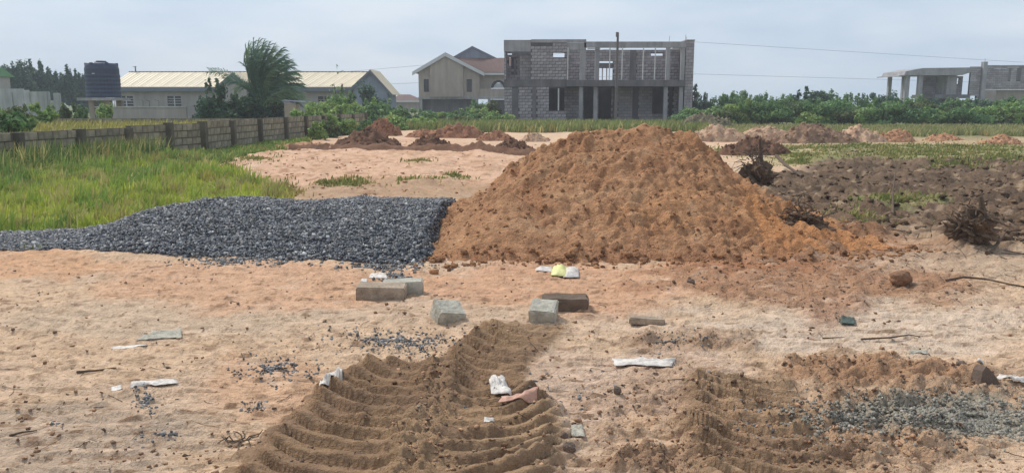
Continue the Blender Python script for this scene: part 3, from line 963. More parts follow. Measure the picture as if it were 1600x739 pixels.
# roof beam on the columns, balcony slab, columns
mb = MB().box(bX(912), bX(1070), YB - .02, YB + .25, bZ(75), bZ(65.5)); mb.build('roof_beam', M['concrete'], bt)
mb = MB().box(xr + .0, bX(915), YB - .02, YB + .2, bZ(78), bZ(67.2)); mb.build('roof_beam', M['concrete'], bt)
mb = MB().box(bX(1070), xR + .03, YB - .03, YB + 2.4, bZ(64), bZ(62.3)); mb.build('parapet_coping', M['concrete'], bt)
mb = MB().box(bX(917), bX(937), YB - .10, YB - .03, bZ(77.5), bZ(76)); mb.build('ledge', M['concrete'], bt)
mb = MB().box(bX(885), bX(1069.5), YB - .25, YR + .02, bZ(135.5), bZ(125.5)); mb.build('balcony_slab', M['concrete_dk'], bt)
for a, b in ((906, 914.5), (929.5, 936), (1040, 1046), (1063, 1069)):
    MB().box(bX(a), bX(b), YB, YB + .3, bZ(125.4), bZ(75.2)).build('column', M['concrete'], bt)
for a, b in ((905, 911), (928, 934), (1038, 1044), (1062, 1068)):
    MB().box(bX(a), bX(b), YB + .02, YB + .32, -.2, bZ(135.7)).build('column', M['concrete'], bt)
for a in (886.5, 951.5, 971, 1003.5, 1022):
    x = bX(a); MB().tube([(x, YB - .06, zbeam1), (x + .02, YB - .06, bZ(75))], .045, 6).build('prop', M['timber'], bt)
for a in (948, 955):
    x = bX(a); MB().tube([(x, YR + .6, zbeam1), (x, YR + .6, bZ(96))], .05, 6).build('prop', M['timber'], bt)
x = bX(873); MB().box(x - .05, x + .05, YB + .05, YB + .13, bZ(173), bZ(138)).build('window_mullion', M['timber'], bt)
MB().box(at(935, 100, YR)[0], at(957.5, 100, YR)[0], YR + .02, YR + .16, at(930, 107, YR)[2], at(930, 99, YR)[2]).build('lintel', M['concrete_dk'], bt)
# floors, side and back walls: the shell is open to the sky
MB().box(x0 + .21, xr - .003, YB + .21, YR + .209, zbeam0 + .1, zbeam1 - .021).build('floor_slab', M['concrete_dk'], bt)
MB().box(x0 + .21, xR - .05, YR + .21, YB + 9.6, zbeam0 + .1, zbeam1 - .02).build('floor_slab', M['concrete_dk'], bt)
mb = MB()
mb.box(x0, x0 + .2, YB + .21, YB + 9.8, -.2, zt - .05)
mb.box(xR - .25, xR - .05, YB + 2.52, YB + 9.8, -.2, bZ(66))
mb.build('side_wall', M['concrete_dk'], bt)
YK = YB + 9.9
Lb = xR - .05 - x0
kx = lambda px, py: at(px, py, YK)[0] - x0
kz = lambda py: at(930, py, YK)[2]
mb = MB()
for a, b, c0, c1 in wall_cells(Lb, -.2, kz(80), [(kx(862, 86), kx(897, 86), kz(92), 9), (kx(933, 110), kx(960, 110), kz(127), kz(95)), (kx(1015, 86), kx(1038, 86), kz(90), 9), (kx(790, 90), kx(800, 90), kz(106), kz(84))]):
    mb.box(x0 + a, x0 + b, YK, YK + .2, c0, c1)
mb.build('back_wall', M['concrete_dk'], bt)
for px, h in ((1044, .35), (1069, .45), (1070.5, .3)):
    x = bX(px); MB().tube([(x, YB + .15, bZ(66)), (x + .03, YB + .15, bZ(64) + h)], .012, 4).build('rebar', M['dark'], bt)

# service pole in front of it
x, y, _ = at(962, 190, 54)
zt_ = at(962, 52, 54)[2]
ps = thing('utility_pole', 'tall thin grey pole standing in front of the roofless block house', 'pole', (x, y, 0))
MB().tube([(x, y, -.3), (x, y, 3), (x + .02, y, zt_)], [.10, .09, .075], 8).build('shaft', M['pole'], ps)
MB().tube([(x - .02, y, zt_ - .25), (x - .02, y, zt_ + .05)], [.10, .10], 8).build('cap', M['pole'], ps)
x, y, _ = at(1104.5, 160, 110)
o = MB().tube([(x, y, -.2), (x, y, at(1104, 146, 110)[2])], [.12, .09], 6).build('utility_pole', M['pole'], None, (x, y, 0))
tagit(o, 'short distant pole poking above the bushes right of the block house', 'pole')

# overhead wires
for ya, yb, yc, rr, lab in ((112, 66, 98, .022, 'upper of two thin overhead wires crossing the sky behind the block house'), (140, 114, 131, .022, 'lower of two thin overhead wires crossing the sky behind the block house')):
    pts = []
    for i in range(25):
        px = 380 + (2500 - 380) * i / 24
        py = np.interp(px, [380, 760, 1085, 1600, 2500], [ya + 14, ya - 22 + 4, yb, yc, yc + 40]) if yb < 100 else np.interp(px, [380, 760, 1085, 1600, 2500], [ya, ya - 14, yb + 2, yc, yc + 24])
        pts.append(at(px, py, 130))
    o = MB().tube(pts, rr, 4).build('power_line', M['wire'], None, pts[12])
    tagit(o, lab, 'overhead wire')

# ------------------------------------------------------------------ long bungalow
YG = 74.0
gX = lambda px, y=YG: at(px, 130, y)[0]
gZ = lambda py, y=YG: at(400, py, y)[2]
bg_ = thing('bungalow', 'long low bungalow with a cream sheet roof and two gables behind the palm', 'house', (gX(390), YG + 4, 0))
zE, zR = gZ(136), gZ(113, YG + 4)
xa, xb = gX(178), gX(578)
w = []
mb = MB()
for a, b, c0, c1 in wall_cells(xb - xa, 0, zE - .03, [(gX(183.5) - xa, gX(206) - xa, gZ(166), gZ(150.5)), (gX(259.5) - xa, gX(281) - xa, gZ(166), gZ(150.5)), (gX(496) - xa, gX(514) - xa, gZ(172), gZ(151))]):
    mb.box(xa + a, xa + b, YG, YG + .2, c0, c1)
mb.build('wall', M['plaster'], bg_)
MB().box(xa, xa + .2, YG + .21, YG + 8, 0, zE).box(xa + .21, xb, YG + 7.8, YG + 8, 0, zE).build('rear_wall', M['plaster'], bg_)
for a, b, t, u in ((183.5, 206, 150.5, 166), (259.5, 281, 150.5, 166), (496, 514, 151, 172)):
    f = MB().box(gX(a), gX(b), YG + .10, YG + .13, gZ(u), gZ(t)).build('window', M['glass'], bg_)
    xm = gX((a + b) / 2)
    m2 = MB().box(xm - .04, xm + .04, YG + .05, YG + .098, gZ(u), gZ(t))
    for k in range(1, 4):
        zz_ = gZ(u) + (gZ(t) - gZ(u)) * k / 4
        m2.box(gX(a), gX(b), YG + .06, YG + .095, zz_ - .02, zz_ + .02)
    m2.build('window_bars', M['plaster' if a > 400 else 'trim'], f)
    MB().box(gX(a) - .1, gX(b) + .1, YG - .08, YG - .003, gZ(u) - .1, gZ(u)).build('sill', M['plaster'], f)
# main roof: corrugated sheets laid in strips
ov = .5
zlow = zE - .02
def roof_sheets(parent, mat, e0, e1, r0, r1, n, ribs, th=.05, nm='roof_sheet'):
    """eave e0->e1, ridge r0->r1 split in n sheets each with raised ribs"""
    e0, e1, r0, r1 = (np.array(q, float) for q in (e0, e1, r0, r1))
    for i in range(n):
        a, b = i / n + .0015, (i + 1) / n - .0015
        lo = e0 + (e1 - e0) * a; lo2 = e0 + (e1 - e0) * b; hi = r0 + (r1 - r0) * a; hi2 = r0 + (r1 - r0) * b
        s = MB().slab([lo, lo2, hi2, hi], th)
        for k in range(ribs):
            t = (k + .5) / ribs
            p = lo + (lo2 - lo) * t; q = hi + (hi2 - hi) * t; dw = (lo2 - lo) / ribs * .18
            s.slab([p - dw + (0, 0, .04), p + dw + (0, 0, .04), q + dw + (0, 0, .04), q - dw + (0, 0, .04)], .035)
        s.build(nm, mat, parent)
roof_sheets(bg_, M['roof_cream'], (xa - .4, YG - ov, zlow), (gX(551), YG - ov, zlow), (xa - .4, YG + 4, zR), (gX(575), YG + 4, zR), 22, 3)
roof_sheets(bg_, M['roof_cream'], (xb, YG + 8.5, zlow), (xa - .4, YG + 8.5, zlow), (xb, YG + 4.05, zR), (xa - .4, YG + 4.05, zR), 8, 3)
MB().box(xa - .42, gX(552), YG - ov - .03, YG - ov + .02, zE - .42, zE - .06).build('fascia', M['fascia'], bg_)
MB().box(xa - .42, gX(576), YG + 3.9, YG + 4.2, zR - .02, zR + .07).build('ridge_cap', M['fascia'], bg_)
# right gable wing, facing the camera
def gable(parent, pl, pk, pr, yl, yk, yr, yy, z0, wallm, depth, wl=None, wr=None, trim='fascia', roofm='roof_cream', tw=.28):
    a = at(pl, yl, yy); k = at(pk, yk, yy); b = at(pr, yr, yy)
    wl = a[0] + .35 if wl is None else at(wl, yl, yy)[0]; wr = b[0] - .35 if wr is None else at(wr, yr, yy)[0]
    fz = lambda x: a[2] + (k[2] - a[2]) * (x - a[0]) / (k[0] - a[0]) if x < k[0] else b[2] + (k[2] - b[2]) * (b[0] - x) / (b[0] - k[0])
    MB().prism([(wl, z0), (wr, z0), (wr, fz(wr) - .08), (k[0], k[2] - .08), (wl, fz(wl) - .08)], yy + .25, yy + .45).build('gable_wall', wallm, parent)
    MB().box(wr - .2, wr, yy + .46, yy + depth, z0, fz(wr) - .1).build('side_wall', wallm, parent)
    for p, q in ((a, k), (k, b)):
        mb = MB()
        mb.prism([(p[0], p[2]), (p[0], p[2] - tw), (q[0], q[2] - tw), (q[0], q[2])], yy, yy + .06)
        mb.build('bargeboard', M[trim], parent)
    roof_sheets(parent, M[roofm], (a[0], yy + depth, a[2] + .03), (a[0], yy + .03, a[2] + .03), (k[0], yy + depth, k[2] + .03), (k[0], yy + .03, k[2] + .03), 3, 3)
    roof_sheets(parent, M[roofm], (b[0], yy + .03, b[2] + .03), (b[0], yy + depth, b[2] + .03), (k[0], yy + .03, k[2] + .03), (k[0], yy + depth, k[2] + .03), 3, 3)
gable(bg_, 548, 578, 613, 137, 109.5, 148, YG - 1.2, 0, M['plaster_gab'], 5.5, wl=551, wr=605)
gable(bg_, 337, 363, 386, 136, 113.5, 132, YG - 1.0, 0, M['plaster'], 4.6, wl=341, wr=383)
x, y, z = at(212, 113, YG + 4)
MB().tube([(x, y, zR), (x, y, zR + .55)], .06, 6).box(x - .25, x + .12, y - .02, y + .02, zR + .5, zR + .54).build('aerial', M['fascia'], bg_)

# ------------------------------------------------------------------ two storey rendered house
YT = 96.0
tX = lambda px, y=YT: at(px, 130, y)[0]
tZ = lambda py, y=YT: at(720, py, y)[2]
th_ = thing('gabled_house', 'two storey tan house with white bargeboards left of the block house', 'house', (tX(715), YT + 5, 0))
xa, xm_, xb = tX(654), tX(749), tX(800)
zf = tZ(152)
mb = MB()
a = at(645, 113, YT); k = at(696, 83, YT); b = at(757, 114, YT)
wz = lambda x: (a[2] + (k[2] - a[2]) * (x - a[0]) / (k[0] - a[0]) if x < k[0] else b[2] + (k[2] - b[2]) * (b[0] - x) / (b[0] - k[0])) - .15
wins = [(tX(662), tX(670), tZ(144), tZ(124)), (tX(729), tX(737.5), tZ(144), tZ(124))]
for c in wall_cells(xm_ - xa, zf, tZ(120), [(w_[0] - xa, w_[1] - xa, w_[2], w_[3]) for w_ in wins]):
    mb.box(xa + c[0], xa + c[1], YT, YT + .25, c[2], c[3])
mb.prism([(xa, tZ(120)), (tX(661.9), tZ(120)), (tX(661.9), wz(tX(661.9))), (xa, wz(xa))], YT, YT + .25)
mb.prism([(tX(670.1), tZ(120)), (tX(728.9), tZ(120)), (tX(728.9), wz(tX(728.9))), (k[0], wz(k[0])), (tX(670.1), wz(tX(670.1)))], YT, YT + .25)
mb.prism([(tX(662), tZ(120)), (tX(670), tZ(120)), (tX(670), wz(tX(670))), (tX(662), wz(tX(662)))], YT, YT + .25)
mb.prism([(tX(729), tZ(120)), (tX(749), tZ(120)), (tX(749), wz(tX(749))), (tX(729), wz(tX(729)))], YT, YT + .25)
mb.build('wall', M['plaster_tan'], th_)
MB().box(tX(672.5), tX(724), YT - .35, YT - .003, zf + .02, tZ(107)).prism([(tX(672.5), tZ(107)), (tX(724), tZ(107)), (tX(724), wz(tX(724)) - .1), (k[0], wz(k[0]) - .1), (tX(672.5), wz(tX(672.5)) - .1)], YT - .35, YT - .003).build('bay_front', M['plaster_tan'], th_)
for w_ in wins:
    f = MB().box(w_[0], w_[1], YT + .1, YT + .14, w_[2], w_[3]).build('window', M['glass'], th_)
    MB().box((w_[0] + w_[1]) / 2 - .03, (w_[0] + w_[1]) / 2 + .03, YT + .05, YT + .098, w_[2], w_[3]).build('frame', M['dark'], f)
MB().box(xa + .3, xm_ - .2, YT + 1.2, YT + 1.45, 0, zf).box(xa, xa + .25, YT + .26, YT + 10, 0, zf + 2.6).build('ground_floor_wall', M['concrete_dk'], th_)
MB().box(xa - .05, xb, YT - .08, YT + 1.6, zf - .25, zf - .003).build('floor_slab', M['concrete'], th_)
for px in (657, 745, 764):
    MB().box(tX(px) - .15, tX(px) + .15, YT + .0, YT + .3, 0, zf - .26).build('column', M['concrete'], th_)
for p, q_ in ((a, k), (k, b)):
    MB().prism([(p[0], p[2]), (p[0], p[2] - .42), (q_[0], q_[2] - .42), (q_[0], q_[2])], YT - .6, YT - .5).build('bargeboard', M['trim'], th_)
roof_sheets(th_, M['roof_brown'], (a[0], YT + 9, a[2]), (a[0], YT - .5, a[2]), (k[0], YT + 9, k[2]), (k[0], YT - .5, k[2]), 5, 3)
roof_sheets(th_, M['roof_brown'], (b[0], YT - .5, b[2]), (b[0], YT + 9, b[2]), (k[0], YT - .5, k[2]), (k[0], YT + 9, k[2]), 5, 3)
# right wing with the arched opening and brown roof
YW = YT + 1.0
wXx = lambda px: at(px, 130, YW)[0]
wZz = lambda py: at(760, py, YW)[2]
cxa, rr = wXx(779), wXx(791) - wXx(779)
poly = [(wXx(749), wZz(139)), (wXx(800), wZz(139)), (wXx(800), wZz(112)), (wXx(749), wZz(112))]
mb = MB().box(wXx(749), cxa - rr, YW, YW + .25, wZz(139), wZz(113)).box(cxa + rr, xb + .6, YW, YW + .25, wZz(139), wZz(113))
za = wZz(138)
arc = [(cxa + rr * cos(t), za + rr * 1.05 * sin(t)) for t in np.linspace(pi, 0, 11)]
for (p, q_) in zip(arc[:-1], arc[1:]):
    mb.prism([(p[0], p[1]), (q_[0], q_[1]), (q_[0], wZz(113)), (p[0], wZz(113))], YW, YW + .25)
mb.build('wing_wall', M['plaster_tan'], th_)
mb = MB()
for (p, q_) in zip(arc[:-1], arc[1:]):
    s_ = .66
    i0 = (cxa + (p[0] - cxa) * s_, za + (p[1] - za) * s_); i1 = (cxa + (q_[0] - cxa) * s_, za + (q_[1] - za) * s_)
    mb.prism([i0, i1, (q_[0] * .998 + cxa * .002, q_[1] - .01), (p[0] * .998 + cxa * .002, p[1] - .01)], YW + .03, YW + .1)
mb.build('arch_window', M['dark'], th_)
MB().box(cxa - rr * .64, cxa + rr * .64, YW + .12, YW + .16, za, za + rr * .62).build('arch_pane', M['trim'], th_)
MB().box(wXx(745), xb + .6, YW - .9, YW - .7, wZz(152), wZz(139)).build('balcony_rail', M['plaster_tan'], th_)
MB().box(wXx(765), xb + .4, YW + 1.8, YW + 2, 0, zf - .3).build('porch_back', M['concrete_dk'], th_)
ev0 = at(752, 113.5, YT + .2); ev1 = at(800, 113.5, YT + .2)
rg0 = at(712, 91, YT + 5); rg1 = at(830, 91, YT + 5)
roof_sheets(th_, M['roof_brown'], ev0, (ev1[0] + 1, ev1[1], ev1[2]), (rg0[0], rg0[1], rg0[2]), rg1, 9, 3)
MB().box(ev0[0], ev1[0] + 1, YT + .12, YT + .19, ev0[2] - .30, ev0[2] - .06).build('fascia', M['trim'], th_)
a2 = at(706, 92, YT + 5.2); k2 = at(738, 74, YT + 5.2); b2 = at(785, 97, YT + 5.2)
MB().prism([(a2[0], a2[2] - .4), (b2[0], b2[2] - .4), (b2[0], b2[2]), (k2[0], k2[2]), (a2[0], a2[2])], YT + 5.3, YT + 5.5).build('rear_gable', M['plaster_gab'], th_)
for p, q_ in ((a2, k2), (k2, b2)):
    MB().prism([(p[0], p[2] + .12), (p[0], p[2] - .22), (q_[0], q_[2] - .22), (q_[0], q_[2] + .12)], YT + 5.0, YT + 5.1).build('bargeboard', M['fascia'], th_)

# small brown roofed house far behind
YS = 130.0
s_ = lambda px, py: at(px, py, YS)
sh = thing('small_house', 'small distant house with a brown hipped roof between bungalow and tan house', 'house', (s_(634, 160)[0], YS + 2, 0))
MB().box(s_(617, 160)[0], s_(652, 160)[0], YS, YS + 5, 0, s_(634, 158)[2]).build('wall', M['plaster_tan'], sh)
e = [s_(610, 158), s_(660, 158)]
zr_ = at(632, 148, YS + 2.5)
v = [(e[0][0], YS - .5, e[0][2]), (e[1][0], YS - .5, e[1][2]), (e[1][0], YS + 5.5, e[1][2]), (e[0][0], YS + 5.5, e[0][2]), (zr_[0] - .9, YS + 2.5, zr_[2]), (zr_[0] + .9, YS + 2.5, zr_[2])]
mesh_np('roof', v, [(0, 1, 5, 4), (1, 2, 5), (2, 3, 4, 5), (3, 0, 4), (3, 2, 1, 0)], M['roof_brown'], sh)
MB().box(e[0][0], e[1][0], YS - .56, YS - .5, e[0][2] - .22, e[0][2] + .03).build('fascia', M['trim'], sh)

# green roofed house at the left edge
YL = 66.0
l_ = lambda px, py, y=YL: at(px, py, y)
gh = thing('green_roofed_house', 'house corner with a pale green sheet roof at the far left edge', 'house', (l_(-40, 140)[0], YL + 3, 0))
MB().box(l_(-120, 140)[0], l_(17, 140, YL + 3)[0], YL, YL + 3, 0, l_(10, 119)[2]).build('wall', M['plaster'], gh)
ez = l_(10, 119)[2]
v = [(l_(-128, 119)[0], YL - .5, ez), (l_(23.5, 119, YL + 3.5)[0], YL - .5, ez), (l_(23.5, 119, YL + 3.5)[0], YL + 3.5, ez), (l_(-128, 119)[0], YL + 3.5, ez), (l_(-90, 119)[0], YL + 1.5, l_(0, 104, YL + 1.5)[2]), (l_(-14, 119)[0], YL + 1.5, l_(0, 105, YL + 1.5)[2])]
mesh_np('roof', v, [(0, 1, 5, 4), (1, 2, 5), (2, 3, 4, 5), (3, 0, 4), (3, 2, 1, 0)], M['roof_green'], gh)

# pale broken wall below it
YP = 55.0
p_ = lambda px, py: at(px, py, YP)
pw = thing('pale_wall', 'weathered pale wall with a stepped broken end at the left', 'wall', (p_(20, 150)[0], YP, 0))
for i, (a, b, t) in enumerate(((-90, 36, 139), (36.1, 44, 141), (44.1, 76, 143.5), (76.1, 83, 157), (83.1, 92.5, 145.5))):
    MB().box(p_(a, 150)[0], p_(b, 150)[0], YP + (.02 if i % 2 else 0), YP + .2, 0, p_(b, t)[2]).build('wall_panel', M['pale_wall'], pw)
for i in range(5):
    a = p_(-40 + i * 27, 150)[0]
    MB().box(a, a + .25, YP - .08, YP - .003, 0, p_(0, 144)[2]).build('pier', M['pale_wall'], pw)
# low plain wall in front of the bungalow
YQ = 46.0
q_ = lambda px, py: at(px, py, YQ)
lw = thing('low_wall', 'low plain grey wall with a pale coping in front of the bungalow windows', 'wall', (q_(235, 176)[0], YQ, 0))
MB().box(q_(150, 176)[0], q_(291, 176)[0], YQ, YQ + .18, 0, q_(200, 168.5)[2]).build('wall_panel', M['plaster'], lw)
MB().box(q_(150, 176)[0] - .04, q_(292, 176)[0], YQ - .05, YQ + .23, q_(200, 168.4)[2], q_(200, 166.8)[2]).build('coping', M['pale_wall'], lw)
rb = random.Random(4)
for px in (177, 190, 222, 232, 247, 268):
    x = q_(px, 165)[0]
    MB().tube([(x, YQ + .1, q_(200, 167)[2]), (x + .03, YQ + .1, q_(200, 167)[2] + .32), (x + rb.uniform(-.25, .25), YQ + .1, q_(200, 167)[2] + .4)], .018, 4).build('rebar', M['pole'], lw)

# water tank on its stand
YK2 = 48.0
k_ = lambda px, py: at(px, py, YK2)
cx_, cz0, cz1 = k_(147, 140)[0], k_(147, 153)[2], k_(147, 96)[2]
hw = k_(172.5, 140)[0] - cx_
stn = thing('tank_stand', 'concrete stand with a flat slab carrying the black water tank', 'tank stand', (cx_, YK2 + 1.1, 0))
MB().box(cx_ - hw - .12, cx_ + hw + .12, YK2, YK2 + 2.2, cz0 - .17, cz0).build('slab', M['concrete'], stn)
for sx in (-.45, .55):
    for sy in (.3, 1.7):
        MB().box(cx_ + sx - .12, cx_ + sx + .2, YK2 + sy, YK2 + sy + .3, 0, cz0 - .172).build('pillar', M['plaster_tan'], stn)
tk = thing('water_tank', 'black ribbed plastic water tank standing on a concrete slab', 'water tank', (cx_, YK2 + 1.1, cz0))
prof = []
Ht = cz1 - cz0
nb = 5
for i in range(23):
    t = i / 22
    z = .02 + t * Ht * .62
    prof.append((hw * (1.0 + (.010 if (i % 4) in (1, 2) else -.006)), z))
prof += [(hw * .985, Ht * .66), (hw * .985, Ht * .80), (hw * .93, Ht * .90), (hw * .86, Ht * .955), (hw * .80, Ht * .965), (hw * .42, Ht * .975), (hw * .38, Ht * 1.0), (hw * .1, Ht * 1.005)]
vv = []; ff = []; ns = 32
for rr_, z in prof:
    for kq in range(ns):
        t = 2 * pi * kq / ns
        vv.append((cx_ + rr_ * cos(t), YK2 + 1.1 + rr_ * sin(t), cz0 + z))
for i in range(len(prof) - 1):
    for kq in range(ns):
        k2_ = (kq + 1) % ns
        ff.append((i * ns + kq, i * ns + k2_, (i + 1) * ns + k2_, (i + 1) * ns + kq))
ff.append(tuple(range(ns))[::-1]); ff.append(tuple((len(prof) - 1) * ns + i for i in range(ns)))
mesh_np('body', vv, ff, M['tank'], tk, None, None, False)
MB().tube([(cx_, YK2 + 1.1, cz1 - .02), (cx_, YK2 + 1.1, cz1 + .07)], [.32, .28], 16).build('lid', M['tank'], tk)
for i in range(6):
    t = 2 * pi * i / 6 + .3
    MB().obox(np.array([cx_ + hw * .86 * cos(t), YK2 + 1.1 + hw * .86 * sin(t), cz0 + Ht * .93]), np.array([.07, .07, .09]), np.eye(3)).build('lug', M['tank'], tk)
def on_tank(px, z):
    x = k_(px, 130)[0]; return x, YK2 + 1.1 - math.sqrt(max((hw * .99) ** 2 - (x - cx_) ** 2, .01)) - .012
for za_, zb_, pa, pb in ((124, 126, 129, 141), (130.5, 132, 131, 139), (114.5, 116, 143, 147)):
    a = on_tank(pa, 0); b = on_tank(pb, 0)
    v = [(a[0], a[1], k_(0, zb_)[2]), (b[0], b[1], k_(0, zb_)[2]), (b[0], b[1], k_(0, za_)[2]), (a[0], a[1], k_(0, za_)[2])]
    v += [(p[0], p[1] + .03, p[2]) for p in v]
    mesh_np('print_mark', v, [(0, 1, 2, 3), (7, 6, 5, 4), (0, 4, 5, 1), (1, 5, 6, 2), (2, 6, 7, 3), (3, 7, 4, 0)], M['tank_mark'], tk)

# little rendered gatepost box and tin sheets by the palm
x, y, _ = at(453, 165, 44)
o = thing('outhouse', 'small rendered hut with a loose tin roof beside the palm', 'hut', (x, y, 0))
MB().box(x - .32, x + .32, y, y + .8, 0, at(453, 163, 44)[2]).build('wall', M['plaster_tan'], o)
zz_ = at(453, 158, 44)[2]
MB().slab([(x - .45, y - .1, zz_ + .03), (x + .8, y - .1, zz_ - .06), (x + .8, y + .9, zz_ - .02), (x - .45, y + .9, zz_ + .07)], .03).build('roof_sheet', M['fascia'], o)

# ------------------------------------------------------------------ boundary walls
fw = thing('boundary_wall', 'weathered concrete block wall with square posts running back along the grass', 'wall', (-9.6, 28, 0))
ys_ = [17.0, 18.6, 20.4, 22.1, 23.6, 25.0, 27.1, 29.4, 32.0, 34.5, 37.0, 39.5, 42.0, 44.5]
bud2 = [300]
for i in range(len(ys_) - 1):
    a = (float(wall_x(ys_[i])), ys_[i]); b = (float(wall_x(ys_[i + 1])), ys_[i + 1])
    hgt = .90 if ys_[i] < 22 else .95 if ys_[i] < 24 else 1.0
    d = np.array(b) - np.array(a); L_ = np.linalg.norm(d); d /= L_
    a2 = np.array(a) + d * .11; b2 = np.array(b) - d * .11
    # the wall faces right (towards +x): order the ends so that the outside is the camera side
    block_wall(fw, b2[::-1][::-1] if False else tuple(a2), tuple(b2), -.12, hgt, [], M['fence_mortar'], M['fence_block'], .15, bud2, 40 + i, corename='wall_panel')
for yv in ys_:
    x = float(wall_x(yv)); hz_ = (.88 if yv < 23 else .99) + rnd.uniform(-.02, .05)
    MB().box(x - .11, x + .13, yv - .10, yv + .10, -.2, hz_).build('post', M['fence_post'], fw)
rw = thing('rear_wall', 'low mossy block wall running across behind the yellow grass', 'wall', (-17, 36, 0))
block_wall(rw, (-27, 36.3), (-9.2, 36.3), .0, .87, [], M['fence_mortar'], M['fence_block'], .15, [200], 70, corename='wall_panel')

# ------------------------------------------------------------------ unfinished house at the right edge
YU = 88.0
u_ = lambda px, py, y=YU: at(px, py, y)
uX = lambda px, y=YU: at(px, 130, y)[0]
uZ = lambda py, y=YU: at(1500, py, y)[2]
uh = thing('unfinished_house', 'unfinished concrete house with an open columned deck at the right edge', 'unfinished house', (uX(1530), YU + 4, 0))
# deck roof, tapered at the left end
MB().prism([(uX(1402), uZ(120)), (uX(1412), uZ(119)), (uX(1411), uZ(118.3)), (uX(1500), uZ(118)), (uX(1515), uZ(113)), (uX(1515), uZ(106)), (uX(1438), uZ(107)), (uX(1412), uZ(112)), (uX(1410), uZ(117.5)), (uX(1402), uZ(118.6))], YU - .3, YU + 5).build('deck_roof', M['concrete'], uh)
for a, b in ((1415, 1421.5), (1435.5, 1442)):
    MB().box(uX(a), uX(b), YU, YU + .45, -.2, uZ(118.2)).build('column', M['concrete'], uh)
for a in (1417, 1440):
    MB().box(uX(a), uX(a + 5), YU + 4.2, YU + 4.6, -.2, uZ(118.2)).build('column', M['concrete'], uh)
block_wall(uh, (uX(1463), YU + 3), (uX(1486), YU + 3), uZ(150), at(1470, 119.5, YU + 3)[2], [], M['mortar'], M['block'], .2, [0], 81, corename='partition')
MB().box(uX(1484), uX(1499), YU + .5, YU + 2.9, uZ(150), uZ(118.3)).build('stair_core', M['concrete'], uh)
block_wall(uh, (uX(1499.5), YU + 1.5), (uX(1516), YU + 1.5), uZ(150), at(1470, 119.5, YU + 1.5)[2], [(.3, .75, uZ(131), uZ(122))], M['mortar'], M['block'], .2, [0], 82, corename='partition')
MB().box(uX(1462), uX(1516), YU - .1, YU + 5, uZ(154), uZ(148)).build('floor_slab', M['concrete_dk'], uh)
MB().box(uX(1463), uX(1516), YU + 2.2, YU + 2.4, -.2, uZ(154.2)).build('lower_wall', M['concrete_dk'], uh)
xw0 = uX(1516)
block_wall(uh, (xw0, YU + .1), (uX(1532), YU + .1), -.2, uZ(104.5), [(uX(1519) - xw0, uX(1528) - xw0, uZ(158), uZ(150))], M['mortar'], M['block'], .25, [0], 83)
xw1 = uX(1539)
block_wall(uh, (xw1, YU), (uX(1720), YU), uZ(140.5), uZ(104), [(uX(1551) - xw1, uX(1573) - xw1, uZ(108.5), uZ(106))], M['mortar'], M['block'], .25, [0], 84,
           clear=[(uX(1574) - xw1, uX(1578) - xw1, uZ(126), uZ(108)), (uX(1587) - xw1, uX(1594) - xw1, uZ(126), uZ(108))])
for a, b in ((1574, 1578), (1587, 1594)):
    MB().box(uX(a), uX(b), YU - .03, YU - .003, uZ(126), uZ(108)).build('cast_column', M['concrete_dk'], uh)
MB().box(xw1, uX(1720), YU - .06, YU + .35, uZ(104), uZ(102.3)).build('coping', M['concrete'], uh)
MB().box(xw1, uX(1720), YU + .6, YU + .8, -.2, uZ(141)).build('lower_wall', M['plaster_tan'], uh)
MB().box(xw1, uX(1558), YU + .0, YU + .2, -.2, uZ(141)).build('lower_pier', M['plaster_tan'], uh)
MB().box(uX(1533), uX(1538.8), YU - .2, YU + .35, -.2, uZ(97)).build('tall_column', M['concrete'], uh)
MB().tube([(uX(1536), YU, uZ(97)), (uX(1535.5), YU, uZ(92))], .02, 4).build('rebar', M['dark'], uh)

